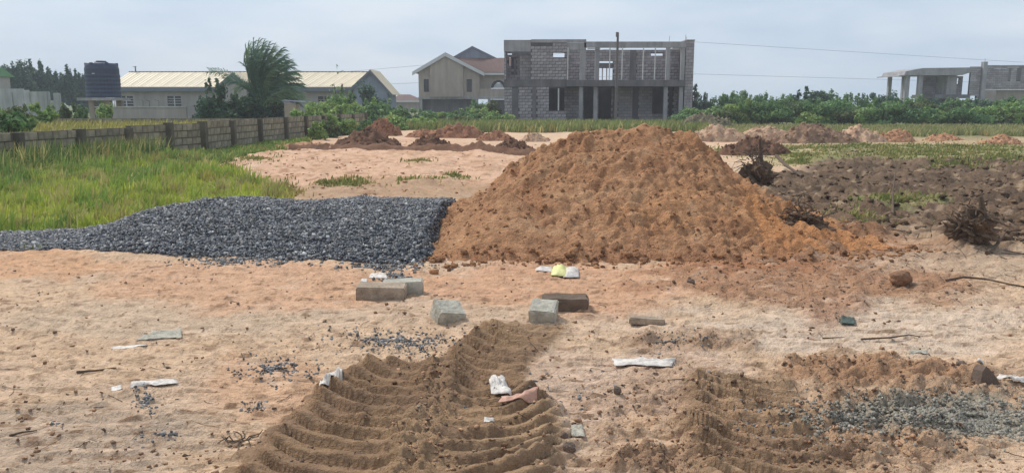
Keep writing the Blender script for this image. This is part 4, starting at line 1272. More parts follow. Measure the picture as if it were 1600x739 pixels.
# ------------------------------------------------------------------ dirt mounds
def mound(cx, by, wpx, hpx, colr, colr2, label, depth=.75, seed=0, group=None, name='dirt_mound', flat=1.0, rough=.38):
    x, y = gp(cx, by)
    mpp = float(np.hypot(y, CH)) / FPX
    Wd = wpx * mpp / 2; Hh = hpx * mpp * 1.02; Dp = Wd * depth
    n = 60
    u, v = np.meshgrid(np.linspace(-1.25, 1.25, n), np.linspace(-1.25, 1.25, n))
    px = x + u * Wd; py = y + Dp + v * Dp
    r_ = np.hypot(u, v) + .22 * fbm(px / Wd * 1.3, py / Wd * 1.3, 3, seed)
    prof = np.clip(1 - r_, -.25, 1)
    prof = np.where(prof > 0, prof ** .85 * (1.15 - .15 * prof) * flat, prof)
    m_ = np.clip(prof * 4, 0, 1)
    k = max(Wd * .28, .1)
    z = Hh * prof + Hh * m_ * rough * (1.6 * (billow(px / k, py / k, 3, seed + 3, .6) - .25) + .5 * (billow(px / k * 3, py / k * 3, 2, seed + 5) - .25))
    base = H(px.ravel(), py.ravel()).reshape(px.shape)
    z = z + base * (1 - m_) - .03 * (1 - m_) + .0
    cmix = smooth(-.1, .4, fbm(px / k, py / k, 3, seed + 8)).ravel()[:, None]
    c = np.array(colr) * (1 - cmix) + np.array(colr2) * cmix
    ii = np.arange(n * n).reshape(n, n)
    q = np.stack([ii[:-1, :-1], ii[:-1, 1:], ii[1:, 1:], ii[1:, :-1]], -1).reshape(-1, 4)
    ok = (prof.ravel()[q] > -.12).any(1)
    o = mesh_np(name, np.stack([px.ravel(), py.ravel(), z.ravel()], 1), q[ok], M['soil'], None, (x, y + Dp, 0), c, True)
    rr = np.random.default_rng(seed + 50)
    fl = np.where((prof.ravel() > .02) & (py.ravel() < y + Dp * 1.5))[0]
    ch = rr.choice(fl, 130)
    P = np.stack([px.ravel()[ch] + rr.uniform(-.05, .05, 130), py.ravel()[ch], z.ravel()[ch]], 1)
    cl = scatter('clod', P, (.02 + .09 * rr.random(130) ** 2) * max(Hh, .35) * 1.1, c[ch], M['soil'], o, seed + 51, .4, False)
    cl['kind'] = 'stuff'
    return tagit(o, label, 'dirt mound', group)
DK = (C(128, 96, 76), C(106, 80, 64)); RD = (C(168, 122, 94), C(140, 100, 78)); PL = (C(206, 172, 142), C(170, 136, 110)); GR = (C(140, 128, 104), C(110, 104, 82)); OR = (C(196, 150, 116), C(168, 124, 94))
mound(568, 233, 116, 30, *DK, 'dark brown dirt mound with grass on its top nearest the block boundary wall', seed=401)
mound(669, 236, 80, 22, *DK, 'middle of three dark mounds on the low ridge across the pale lot', seed=402)
mound(800, 241, 78, 22, *DK, 'rightmost dark mound on the low ridge beside the big sand heap', seed=403)
mound(596, 213, 60, 28, *RD, 'upright reddish lump of earth behind the grassy topped mound', depth=.5, seed=404)
mound(662, 216, 70, 13, *RD, 'low reddish dirt mound left of the long earth bank', seed=405)
mound(712, 217, 110, 22, *RD, 'long reddish bank of dug earth in front of the tan house', depth=.4, seed=406)
mound(775, 221, 62, 15, *RD, 'small brown mound with a pale capped top below the block house corner', seed=407)
mound(836, 222, 50, 13, *PL, 'small pale sandy mound below the left windows of the block house', seed=408)
mound(480, 236, 150, 12, *OR, 'low stretched bank of sandy earth at the foot of the boundary wall', depth=.3, seed=409)
mound(1128, 222, 118, 25, *PL, 'pale mound nearest the sand heap in the row before the bushes', depth=.5, seed=411)
mound(1204, 221, 108, 22, *PL, 'pale flat topped mound second from the sand heap before the bushes', depth=.5, seed=412)
mound(1285, 226, 136, 31, *(C(160, 130, 106), C(120, 96, 80)), 'tallest mound of the row before the bushes, dark on its left side', depth=.6, seed=413)
mound(1352, 224, 100, 24, *PL, 'pale crumbly mound touching the tallest mound of the row', seed=414)
mound(1411, 223, 64, 20, *OR, 'small pointed orange mound standing alone in the row before the bushes', seed=415)
mound(1487, 223, 64, 13, *OR, 'low orange mound below the unfinished house with columns', seed=416)
mound(1580, 228, 70, 15, *OR, 'low orange mound at the far right edge of the row', seed=417)
mound(1190, 244, 120, 28, *DK, 'dark brown mound with tangled roots in front of the pale row', depth=.6, seed=418)
mound(1110, 205, 110, 26, *GR, 'grey green overgrown hump in front of the bushes by the block house', depth=.5, seed=419)
# the low dark ridge that joins three of the mounds
pts = [gp(a, b) for a, b in ((455, 236), (520, 235), (600, 236), (700, 237), (780, 241), (840, 243))]
n = 90; tt = np.linspace(0, 1, n); pa = np.array(pts)
cxl = np.interp(tt, np.linspace(0, 1, len(pa)), pa[:, 0]); cyl = np.interp(tt, np.linspace(0, 1, len(pa)), pa[:, 1])
vv = np.linspace(-1, 1, 13)
bx_ = np.repeat(cxl[:, None], 13, 1); by_ = cyl[:, None] + vv[None] * .42
hb = (.20 + .12 * fbm(bx_ / .8, by_ / .8, 3, 431)) * np.clip(1 - np.abs(vv[None]) ** 1.5, 0, 1) * (.7 + 1.0 * billow(bx_ / .4, by_ / .4, 3, 433))
bz_ = H(bx_.ravel(), by_.ravel()).reshape(bx_.shape) + hb - .03
ii = np.arange(n * 13).reshape(n, 13)
q = np.stack([ii[:-1, :-1], ii[1:, :-1], ii[1:, 1:], ii[:-1, 1:]], -1).reshape(-1, 4)
cb = np.tile(np.array(DK[0]), (n * 13, 1)) * (1 + .25 * fbm(bx_ / .3, by_ / .3, 3, 435).ravel()[:, None])
o = mesh_np('dirt_ridge', np.stack([bx_.ravel(), by_.ravel(), bz_.ravel()], 1), q, M['soil'], None, (float(cxl.mean()), float(cyl.mean()), 0), cb, True)
tagit(o, 'low dark ridge of dug soil joining three mounds across the pale lot', 'soil ridge')

# ------------------------------------------------------------------ uprooted stumps
def lump(name, c, rad, mat, parent=None, seed=0, sub=3, rough=.35, sc=(1, 1, 1), loc=None, freq=2.2):
    import bmesh
    bm = bmesh.new(); bmesh.ops.create_icosphere(bm, subdivisions=sub, radius=1)
    v = np.array([q.co[:] for q in bm.verts]); f = [tuple(k.index for k in q.verts) for q in bm.faces]; bm.free()
    d = 1 + rough * (fbm(v[:, 0] * freq + 3 * v[:, 2], v[:, 1] * freq - 2 * v[:, 2], 3, seed) * 1.3 + .5 * billow(v[:, 0] * 5 + v[:, 2] * 4, v[:, 1] * 5, 2, seed + 2) - .15)
    v = v * d[:, None] * np.array(sc) * rad + np.array(c)
    return mesh_np(name, v, f, mat, parent, loc if loc is not None else c, None, False)
M['rootball'] = mat_solid('root_ball_soil', C(116, 96, 78), .97, .4, 6, 50, .02, .9)

def stump(cx, by, wpx, hpx, label, seed, nroots=60, tall=None):
    x, y = gp(cx, by)
    mpp = float(np.hypot(y, CH)) / FPX
    Wd = wpx * mpp / 2; Hh = hpx * mpp
    y += Wd * .6
    z = Hs(x, y)
    t = thing('tree_stump', label, 'uprooted stump', (x, y, z))
    lump('root_ball', (x, y, z + Hh * .16), 1, M['rootball'], t, seed, 4, .85, (Wd * .74, Wd * .55, Hh * .36), None, 3.0)
    r = random.Random(seed)
    fine = MB()
    for i in range(nroots):
        a = r.uniform(0, 2 * pi); el = r.uniform(-.2, 1.4)
        L_ = r.uniform(.3, 1.0) * (Wd * .8 + Hh * .35)
        d = np.array([cos(a) * cos(el) * 1.0, sin(a) * cos(el) * .7, sin(el)])
        p = np.array([x, y, z + Hh * .32]) + d * np.array([Wd * .5 * r.random(), Wd * .45 * r.random(), Hh * .3 * r.random()]) + np.array([r.uniform(-.4, .4) * Wd, r.uniform(-.3, .3) * Wd, r.uniform(-.12, .2) * Hh])
        pts = [p.copy()]
        for k in range(5):
            d = d + np.array([r.uniform(-.8, .8), r.uniform(-.8, .8), r.uniform(-.85, .45)])
            d /= np.linalg.norm(d)
            p = p + d * L_ / 5
            if p[2] < z + .02: p[2] = z + .02
            pts.append(p.copy())
        r0 = r.uniform(.007, .020) * (1 if i > 4 else 1.7)
        rads = [r0 * (1 - .85 * k / 5) for k in range(6)]
        if i < 14: MB().tube(pts, rads, 5).build('root', M['root'], t)
        else: fine.tube(pts, [q * .6 for q in rads], 4)
    o = fine.build('fine_root', M['root'], t); o['kind'] = 'stuff'
    if tall:
        dx, hh = tall
        MB().tube([(x + dx * Wd, y, z + Hh * .3), (x + dx * Wd + .03, y, z + Hh * .6), (x + dx * Wd - .01, y, z + Hh * 1.0)], [.05, .04, .02], 6).build('broken_stem', M['root'], t)
    return t
stump(1188, 300, 62, 76, 'upright dark uprooted stump standing on the right flank of the sand heap', 501, tall=(.05, 1))
stump(1262, 384, 100, 50, 'wide sunken root ball clotted with red soil at the right foot of the sand heap', 502, 50)
stump(1530, 396, 92, 66, 'large tangled uprooted stump on the dark churned ground at the far right', 503, 54, tall=(.25, 1))
def branch(pts, rad, label, extra=()):
    P3 = []
    for i, (a, b, dz) in enumerate(pts):
        x, y = gp(a, b); P3.append((x, y, Hs(x, y) + rad + dz))
    mb = MB().tube(P3, [rad * (1 - .5 * i / max(len(P3) - 1, 1)) for i in range(len(P3))], 6)
    o = mb.build('branch', M['root'], None, P3[0])
    return tagit(o, label, 'branch')
branch([(1212, 262, .25), (1228, 272, .12), (1252, 285, .02)], .045, 'thick dark branch leaning from the upright stump to the ground')
branch([(1394, 345, 0), (1393, 327, .22), (1396, 312, .42)], .018, 'thin bare stick standing upright in the churned dark ground')
branch([(1478, 444, 0), (1505, 441, .02), (1540, 443, .015), (1580, 452, 0), (1620, 455, 0)], .012, 'long thin root lying across the pale sand at the right edge')
branch([(1542, 402, 0), (1556, 394, .03), (1568, 386, .08)], .025, 'short dark branch lying just below the far right stump')
branch([(120, 582, 0), (150, 580, .004), (182, 578, 0)], .008, 'thin straight dry stick on the bare sand left of the white strip')
branch([(15, 682, 0), (35, 676, .006), (58, 672, 0)], .006, 'short dry stick near the bottom left corner')
branch([(1285, 527, 0), (1310, 527, .003), (1330, 527, 0)], .005, 'short straight stick on the pale sand below the green scrap')
branch([(1345, 535, 0), (1390, 533, .01), (1420, 527, .012), (1438, 530, 0)], .007, 'crooked stick on the pale sand above the muddy rut')
# bunch of dead roots on the sand, left of the tyre track
x, y = gp(375, 690)
t = thing('root_tangle', 'small tangle of dead roots on the sand left of the tyre track', 'roots', (x, y, Hs(x, y)))
r = random.Random(77)
for i in range(9):
    a = r.uniform(0, 2 * pi); p = np.array([x, y, Hs(x, y) + .01]); pts = [p.copy()]
    for k in range(4):
        a += r.uniform(-.9, .9); p = p + np.array([cos(a) * .028, sin(a) * .034, 0]); p[2] = Hs(p[0], p[1]) + r.uniform(.003, .022); pts.append(p.copy())
    MB().tube(pts, [.005, .004, .0035, .003, .002], 5).build('root', M['root'], t)

# ------------------------------------------------------------------ loose blocks and stones
def loose_block(cx, by, L_, Wd, Hh, rz, tilt, mat, label, seed, sink=0.0, group=None, nm='concrete_block', chip=.008):
    import bmesh
    x, y = gp(cx, by)
    y += Wd / 2 * .9
    z = Hs(x, y)
    r = np.random.default_rng(seed)
    bm = bmesh.new(); bmesh.ops.create_cube(bm, size=1)
    for v in bm.verts: v.co = (v.co.x * L_, v.co.y * Wd, v.co.z * Hh)
    bmesh.ops.bevel(bm, geom=list(bm.edges), offset=.008, segments=2, affect='EDGES')
    bmesh.ops.subdivide_edges(bm, edges=[e for e in bm.edges if e.calc_length() > .05], cuts=5, use_grid_fill=True)
    for v in bm.verts:
        p = np.array(v.co)
        n_ = fbm(np.array([p[0] * 12 + p[2] * 7]), np.array([p[1] * 12 - p[2] * 5]), 3, seed)[0]
        e = sum(abs(p[i]) > h / 2 - .02 for i, h in enumerate((L_, Wd, Hh)))
        v.co += v.co.normalized() * 1.3 * (chip * n_ - (2.2 * chip * max(n_, 0) if e >= 2 else 0))
    me = bpy.data.meshes.new(nm); bm.to_mesh(me); bm.free()
    me.materials.append(mat)
    o = bpy.data.objects.new(nm, me)
    o.location = (x, y, z + Hh / 2 - sink); o.rotation_euler = (tilt[0], tilt[1], rz)
    COL.objects.link(o); ORG[o.name] = np.array(o.location)
    return tagit(o, label, 'concrete block', group)
loose_block(594, 471, .40, .20, .125, radians(3), (.02, .03), M['blk_grey'], 'grey brown block lying flat in front, half hiding a paler block', 601, .02, chip=.011)
loose_block(628, 462, .34, .18, .13, radians(6), (.0, -.03), M['blk_pale'], 'block mostly hidden behind the flat grey brown block', 602, .015)
loose_block(698, 507, .21, .20, .16, radians(24), (.34, .16), M['blk_pale'], 'pale tilted block half sunk in sand alone right of the flat block', 603, .04, chip=.013)
loose_block(850, 503, .20, .22, .15, radians(-10), (.22, .05), M['blk_pale'], 'pale broken block leaning against a long dark block', 604, .035, chip=.016)
loose_block(884, 486, .36, .20, .13, radians(-3), (.02, .0), M['blk_dark'], 'long dark block lying behind the pale broken one', 605, .035, chip=.022)
loose_block(1012, 509, .26, .09, .05, radians(-8), (.0, .03), M['blk_grey'], 'thin flat slab chip on the sand right of the dark block', 606, .01)

def rock(cx, by, wpx, hpx, mat, label, seed, rough=.25, sc=(1, .8, 1), cat='stone', nm='stone'):
    x, y = gp(cx, by); mpp = float(np.hypot(y, CH)) / FPX
    w_ = wpx * mpp / 2; h_ = hpx * mpp / 2
    y += w_ * .7; z = Hs(x, y)
    o = lump(nm, (x, y, z + h_ * .8), 1, mat, None, seed, 3, rough, (w_ * sc[0], w_ * sc[1], h_ * 1.15), None, 1.5)
    return tagit(o, label, cat)
rock(1412, 455, 34, 22, M['stone'], 'rounded brown lump of laterite on the sand right of the heap', 611)
rock(965, 617, 13, 12, M['stone_dk'], 'small dark round clod alone on pale sand right of the orange scrap', 612)
rock(882, 693, 12, 14, M['stone_dk'], 'small brown clod upright right of the tyre track', 613)
rock(890, 716, 20, 16, M['stone_dk'], 'larger dark clod below the small brown one at the track edge', 614)
rock(1504, 578, 16, 9, M['stone_dk'], 'small dark clod left of the pointed slab on the muddy bank', 615)
# pointed slab standing in the mud
x, y = gp(1546, 604); z = Hs(x, y)
o = MB().prism([(x - .075, z - .02), (x + .085, z - .02), (x + .03, z + .06), (x - .02, z + .105), (x - .045, z + .08)], y, y + .07).build('stone', M['stone_dk'], None, (x, y, z))
o.rotation_euler = (-.15, 0, .25)
tagit(o, 'pointed grey brown slab standing upright on the muddy bank at right', 'stone')
rock(1080, 449, 14, 8, M['stone_dk'], 'small dark clod on orange sand under the heap foot', 616)

# ------------------------------------------------------------------ litter
def sheet(poly, mat, label, seed, crump=.02, lift=.008, nm='plastic_sheet', cat='plastic scrap', parent=None, res=15, stand=0.0):
    """crumpled sheet with thickness draped over the ground; poly = 4 photo corners (near-left, near-right, far-right, far-left)"""
    P = [np.array(gp(*p)) for p in poly]
    n = res
    us, vs = np.meshgrid(np.linspace(0, 1, n), np.linspace(0, 1, n))
    q = (P[0][None, None] * ((1 - us) * (1 - vs))[..., None] + P[1] * (us * (1 - vs))[..., None] + P[2] * (us * vs)[..., None] + P[3] * ((1 - us) * vs)[..., None])
    x, y = q[..., 0].ravel(), q[..., 1].ravel()
    ed = (np.minimum(np.minimum(us, 1 - us), np.minimum(vs, 1 - vs)) * 4).clip(0, 1).ravel()
    size = np.linalg.norm(P[1] - P[0])
    x = x + .12 * size * .3 * fbm(us.ravel() * 3, vs.ravel() * 3, 3, seed); y = y + .12 * size * .3 * fbm(us.ravel() * 3, vs.ravel() * 3, 3, seed + 1)
    s = max(size * .18, .03)
    hb_ = H(x, y)
    hb_ = np.maximum(.4 * hb_ + .6 * (hb_.mean() + .012), hb_ + .002)
    z = hb_ + lift * .4 + .8 * crump * (1.7 * np.abs(perlin(x / s, y / s, seed + 3)) + .6 * billow(x / s * 2.5, y / s * 2.5, 2, seed + 4)) * (.35 + .65 * ed) + stand * np.sin(pi * us.ravel()) * np.sin(pi * np.clip(vs.ravel() * 1.0, 0, 1)) ** .7
    ii = np.arange(n * n).reshape(n, n)
    top = np.stack([x, y, z], 1); bot = top - np.array([0, 0, .003])
    f1 = np.stack([ii[:-1, :-1], ii[:-1, 1:], ii[1:, 1:], ii[1:, :-1]], -1).reshape(-1, 4)
    f2 = f1[:, ::-1] + n * n
    rim = np.concatenate([ii[0, :], ii[1:, -1], ii[-1, -2::-1], ii[-2:0:-1, 0]])
    rn = np.roll(rim, -1)
    f3 = np.stack([rim, rim + n * n, rn + n * n, rn], -1)
    o = mesh_np(nm, np.concatenate([top, bot]), np.concatenate([f1, f2, f3]), mat, parent, (float(x.mean()), float(y.mean()), float(z.mean())) if parent is None else None, None, False)
    if parent is None: tagit(o, label, cat)
    return o
def sub_quad(poly, u0, u1, v0, v1):
    P = [np.array(p, float) for p in poly]
    f = lambda u, v: tuple(P[0] * (1 - u) * (1 - v) + P[1] * u * (1 - v) + P[2] * u * v + P[3] * (1 - u) * v)
    return [f(u0, v0), f(u1, v0), f(u1, v1), f(u0, v1)]
# yellow and white bag at the foot of the heap
x, y = gp(880, 436)
bgx = thing('plastic_bag', 'crumpled yellow and white bag lying at the foot of the sand heap', 'bag', (x, y, Hs(x, y)))
sheet([(860, 435), (887, 437), (886, 421), (864, 423)], M['yellow_pl'], None, 701, .02, .012, 'yellow_side', None, bgx, 13, .05)
sheet([(880, 438), (905, 437), (904, 423), (882, 422)], M['white_pl'], None, 702, .015, .012, 'white_side', None, bgx, 13, .03)
sheet([(836, 428), (864, 430), (864, 424), (838, 424)], M['white_pl'], None, 703, .012, .008, 'flap', None, bgx, 9, .012)
sheet([(576, 437), (606, 438), (602, 430), (580, 430)], M['white_pl'], 'white plastic scrap on stone chips behind the two loose blocks', 704, .015)
sheet([(563, 446), (574, 446), (574, 441), (565, 441)], M['white_pl'], 'tiny white scrap at the left end of the flat block', 714, .008, res=7)
sheet([(212, 534), (284, 531), (284, 515), (238, 522)], M['blk_pale'], 'dusty pale sheet spread on the sand, farthest of the left strips', 705, .018)
sheet([(174, 548), (232, 543), (228, 539), (176, 543)], M['white_pl'], 'thin white strip just left of the dusty pale sheet', 706, .008)
sheet([(204, 609), (279, 601), (274, 595), (206, 599)], M['white_pl'], 'bright white torn strip above a patch of grey chips at left', 707, .016)
sheet([(174, 613), (192, 613), (190, 605), (174, 606)], M['white_pl'], 'small white scrap left of the bright torn strip', 708, .010, res=9)
sheet([(514, 605), (536, 606), (534, 588), (514, 591)], M['white_pl'], 'white rag tucked against the left edge of the tyre track', 709, .015, stand=.01)
sheet([(499, 622), (524, 616), (520, 610), (501, 616)], M['white_pl'], 'small white twisted rag just below the rag at the track edge', 710, .012)
sheet([(960, 571), (1050, 575), (1056, 566), (956, 560)], M['white_pl'], 'long white torn sheet on the sand right of the tyre tracks', 711, .016)
pq = [(768, 627), (800, 628), (786, 597), (764, 602)]
pp = thing('printed_wrapper', 'grey white printed wrapper with dark print between the tyre tracks', 'wrapper', (*gp(780, 612), Hs(*gp(780, 612))))
sheet(pq, M['white_pl'], None, 712, .02, .03, 'wrapper_sheet', None, pp, 15, .015)
for u0, u1, v0, v1 in ((.15, .24, .22, .50), (.24, .42, .22, .30), (.42, .50, .22, .52), (.62, .70, .25, .55), (.45, .52, .66, .86)):
    sheet(sub_quad(pq, u0, u1, v0, v1), M['print'], None, 712, .02, .065, 'print_mark', None, pp, 5)
sheet([(778, 643), (838, 640), (842, 630), (784, 630)], M['pink_pl'], 'faded pink plastic sheet folded over the mud below the printed wrapper', 713, .016, .02)
sheet([(755, 670), (773, 671), (772, 664), (757, 664)], M['white_pl'], 'tiny white scrap pressed in the middle of the mud track', 715, .01, .03, res=7)
sheet([(893, 684), (915, 686), (910, 668), (892, 666)], M['blk_pale'], 'pale crumpled paper scrap on sand right of the tyre track', 716, .02, res=9)
sheet([(1312, 508), (1337, 509), (1334, 500), (1314, 500)], M['green_pl'], 'dull green scrap on the pale sand at right', 717, .02, res=9)
sheet([(1556, 598), (1602, 604), (1600, 597), (1560, 590)], M['white_pl'], 'white plastic sticking out behind the pointed slab', 718, .02, .03)
sheet([(1524, 582), (1536, 583), (1535, 573), (1526, 573)], M['white_pl'], 'small white scrap left of the pointed slab', 719, .015, .03, res=7)
sheet([(1420, 556), (1450, 556), (1448, 548), (1424, 549)], M['blk_pale'], 'faint grey scrap on the sand above the muddy bank', 720, .012, res=9)
# === PART3 ===
# ------------------------------------------------------------------ foliage
def leaf_mesh(name, clumps, n, size, cols, mat, parent, seed=0, up=.3, thin=.45):
    """many small folded leaf faces spread through a set of clumps (cx,cy,cz,rx,ry,rz)"""
    r = np.random.default_rng(seed)
    cl = np.array(clumps, float)
    vol = (cl[:, 3] * cl[:, 4] * cl[:, 5]) ** .67
    w = r.choice(len(cl), n, p=vol / vol.sum())
    d = r.normal(size=(n, 3)); d /= np.linalg.norm(d, axis=1)[:, None]
    rad = r.random(n) ** .45 * (1 + .25 * fbm(d[:, 0] * 3 + w, d[:, 1] * 3 + d[:, 2] * 2, 2, seed))
    c = cl[w, :3] + d * rad[:, None] * cl[w, 3:]
    nrm = d * .6 + r.normal(size=(n, 3)) * .6 + np.array([0, 0, up]); nrm /= np.linalg.norm(nrm, axis=1)[:, None]
    a = np.cross(nrm, r.normal(size=(n, 3))); a /= np.linalg.norm(a, axis=1)[:, None]
    b = np.cross(nrm, a)
    s = size * r.uniform(.6, 1.3, (n, 1))
    v = np.stack([c - a * s, c - b * s * thin + nrm * s * .15, c + a * s, c + b * s * thin + nrm * s * .15], 1).reshape(-1, 3)
    f = np.arange(n * 4).reshape(n, 4)
    colv = np.array(cols)
    ck = r.integers(0, len(colv), len(cl))
    base = colv[np.where(r.random(n) < .7, ck[w], r.integers(0, len(colv), n))] * r.uniform(.75, 1.25, (n, 1))
    return mesh_np(name, v, f, mat, parent, None, np.repeat(base, 4, 0))

GRN = [C(150, 180, 102), C(128, 162, 90), C(172, 192, 114)]
MID = [C(120, 154, 96), C(102, 138, 88), C(138, 168, 102)]
DRK = [C(80, 110, 84), C(70, 98, 76), C(94, 120, 88)]
OLV = [C(126, 136, 86), C(110, 124, 78), C(98, 114, 76)]

def shrub(x, y, z, w, h, pal_, label, seed, n=700, size=.12, group=None, nm='shrub', cat='shrub', trunk=.2, spiky=0, depth=1.0):
    t = thing(nm, label, cat, (x, y, z), group)
    r = random.Random(seed)
    cl = []
    k = 14
    for i in range(k):
        a = r.uniform(0, 2 * pi); q = r.uniform(.1, .62)
        zz_ = r.uniform(.10, .80)
        rr_ = r.uniform(.18, .40)
        wide = 1 - .45 * abs(zz_ - .45)
        cl.append((x + cos(a) * q * w / 2 * wide * 1.3, y + sin(a) * q * w / 2 * wide * depth, z + h * zz_, rr_ * w / 2 * 1.15, rr_ * w / 2 * depth, rr_ * h * .62))
    for i in range(spiky):
        a = r.uniform(0, 2 * pi); q = r.uniform(0, .8)
        cl.append((x + cos(a) * q * w / 2, y + sin(a) * q * w / 2 * depth, z + h * r.uniform(.8, 1.0), w * .045, w * .045, h * .17))
    leaf_mesh('foliage', cl, n, size, pal_, M['leaf'], t, seed)
    mb = MB()
    for i in range(4 if trunk < .5 else 1):
        a = r.uniform(0, 2 * pi); q = w * .12 if trunk < .5 else 0
        rad = .03 * h ** .5 if trunk < .5 else .05 * h ** .6
        mb.tube([(x + cos(a) * q * .3, y + sin(a) * q * .3, z - .1), (x + cos(a) * q, y + sin(a) * q, z + h * .35), (x + cos(a) * q * 2.2, y + sin(a) * q * 2, z + h * .72)], [rad, rad * .7, rad * .3], 6)
    if trunk >= .5:
        for i in range(5):
            a = r.uniform(0, 2 * pi)
            mb.tube([(x, y, z + h * .3), (x + cos(a) * w * .15, y + sin(a) * w * .15, z + h * .5), (x + cos(a) * w * .3, y + sin(a) * w * .3, z + h * .72)], [.03 * h ** .6, .02 * h ** .6, .01], 5)
    mb.build('trunk' if trunk >= .5 else 'stem', M['bark'], t)
    return t
def shrub_px(px, top, wpx, Y, pal_, label, seed, **k):
    x, _, zt_ = at(px, top, Y)
    z = Hs(x, Y) if Y < 40 else 0.0
    return shrub(x, Y, z, wpx * Y / FPX * 1.02, zt_ - z, pal_, label, seed, **k)

# hedge of bushes across the right
r = random.Random(21)
LBL_F = 'leafy green bush in the front of the thick belt of scrub at right'
LBL_B = 'darker bush showing over the front of the scrub belt at right'
MND = [(1128, 'the pale mound nearest the sand heap'), (1204, 'the second pale mound'), (1285, 'the tallest dark sided mound'), (1352, 'the pale crumbly mound'), (1411, 'the small pointed orange mound'), (1487, 'the low orange mound'), (1580, 'the last orange mound at right')]
LBS = set()
def hedge_label(px, top, pal_, row):
    cn = 'light green' if pal_ is GRN else 'mid green' if pal_ is MID else 'olive' if pal_ is OLV else 'dark green'
    mx_, mn = min(MND, key=lambda q: abs(q[0] - px))
    d = px - mx_
    side = 'directly above' if abs(d) < 13 else ('up and left of' if d < 0 else 'up and right of')
    if px > 1612: side = 'beyond the frame edge right of'
    for pre in ('', 'taller ' if top < (164 if row == 'front' else 153) else 'lower ', 'wider ', 'narrower ', 'sparser ', 'fuller '):
        l = f'{pre}{cn} {"front bush" if row == "front" else "rear bush"} {side} {mn}'
        if l not in LBS: break
    LBS.add(l)
    return l
i = 0
for px in range(1092, 1680, 34):
    i += 1
    pxx = px + r.uniform(-8, 8); tp = r.uniform(156, 173); pl = [GRN, MID, OLV][i % 3]
    shrub_px(pxx, tp, r.uniform(64, 104), r.uniform(50, 54), pl, hedge_label(pxx, tp, pl, 'front'), 800 + i, n=5000, size=.105, group='bushes in front of the scrub belt', spiky=3)
for px in range(1100, 1690, 30):
    i += 1
    tp = r.uniform(146, 160)
    if px > 1460: tp = r.uniform(151, 161)
    pxx = px + r.uniform(-8, 8); pl = [MID, DRK, MID][i % 3]
    shrub_px(pxx, tp, r.uniform(54, 80), r.uniform(62, 72), pl, hedge_label(pxx, tp, pl, 'rear'), 800 + i, n=4600, size=.115, group='darker bushes behind the scrub belt', spiky=9)
shrub_px(1264, 142, 66, 66, DRK, 'tall dark rounded bush rising highest from the scrub belt at right', 870, n=3600, size=.16, spiky=3)
shrub_px(1300, 145, 74, 70, MID, 'flat topped bush directly right of the tall dark rounded bush', 871, n=2600, size=.16, spiky=6)
shrub_px(1157, 147, 40, 72, MID, 'slender hazy tree top above the scrub left of the rounded bush', 872, n=1300, size=.15, spiky=4)
shrub_px(1392, 142, 22, 76, DRK, 'narrow pointed bush left of the columned deck', 873, n=700, size=.15, spiky=4)
shrub_px(1086, 128, 14, 66, DRK, 'thin dark climber against the right end wall of the block house', 874, n=420, size=.12, spiky=3)
i0 = i
for px, tp, w_ in ((1560, 158, 90), (1620, 160, 90), (1490, 156, 70)):
    i += 1
    shrub_px(px, tp, w_, 80, MID, ['rear bush hiding the lower storey of the columned unfinished house', 'rear bush at the right frame edge before the unfinished house', 'rear bush below the open deck of the unfinished house'][i - i0 - 1], 800 + i, n=2200, size=.17, group='darker bushes behind the scrub belt', spiky=4)
# overgrown bushes between the boundary wall and the houses
LBL_E = ['weedy bush hiding the far part of the boundary wall above the stretched sandy bank', 'weedy bush in front of the far wall end, left of the grassy topped mound', 'taller weedy bush at the far end of the boundary wall', 'weedy bush between the far wall end and the grassy topped mound']
for j, (px, tp, w_, Y) in enumerate(((494, 192, 34, 33.5), (516, 192, 34, 36), (545, 188, 40, 39), (572, 190, 40, 41))):
    shrub_px(px, tp, w_, Y, [GRN, OLV, GRN, MID][j], LBL_E[j], 990 + j, n=1500, size=.10, spiky=8)
WL = ['light green weedy bush right behind the wall, directly right of the hut', 'tall light green bush under the sapling before the cream roof', 'mid green bush right of the sapling and left of the grey gable',
      'broad bright bush below the dark rounded bush on the gable', 'bright bush low under the sapling, above the far wall end', 'mid green bush below the right corner of the grey gable', 'mid green bush above the upright reddish earth lump',
      'dark green bush below the small brown roofed house', 'mid green bush at the left corner of the tan house', 'mid green bush just left of the upright reddish lump', 'light green bush under the left part of the tan house front',
      'mid green bush under the middle of the tan house', 'light green bush under the balcony of the tan house', 'taller mid green bush in front of the tan house porch column', 'light green bush against the left corner of the block house',
      'light green low bush touching the block wall right of the hut', 'slim olive bush in the shaded porch of the tan house', 'olive low bush behind the long reddish bank', 'light green low bush left of the long reddish bank', 'low light green bush behind the low reddish mound']
for j, (px, tp, w_, Y, p_, n_) in enumerate(((478, 168, 44, 40, GRN, 900), (512, 152, 56, 52, GRN, 1500), (538, 148, 50, 56, MID, 1400), (556, 158, 60, 50, GRN, 1500), (528, 166, 54, 44, GRN, 1300),
        (588, 158, 54, 54, MID, 1300), (604, 166, 50, 50, MID, 1300), (630, 172, 56, 52, DRK, 1200), (654, 170, 44, 56, MID, 1100), (570, 172, 50, 46, MID, 1200), (690, 176, 60, 58, GRN, 1200), (724, 172, 54, 58, MID, 1300), (755, 168, 56, 60, GRN, 1300), (744, 158, 34, 70, MID, 900), (778, 176, 40, 57, GRN, 900), (500, 176, 40, 38, GRN, 900), (770, 160, 26, 66, OLV, 700), (715, 182, 60, 52, OLV, 1000), (660, 184, 70, 48, GRN, 1100), (615, 180, 50, 46, GRN, 1000))):
    shrub_px(px, tp, w_ * 1.35, Y, p_, WL[j], 900 + j, n=int(n_ * 2.4), size=.11, group='weedy bushes before the houses', spiky=4)
shrub_px(577, 130, 54, 66, DRK, 'dark rounded bush covering the grey gable of the bungalow', 930, n=2200, size=.15, spiky=3)
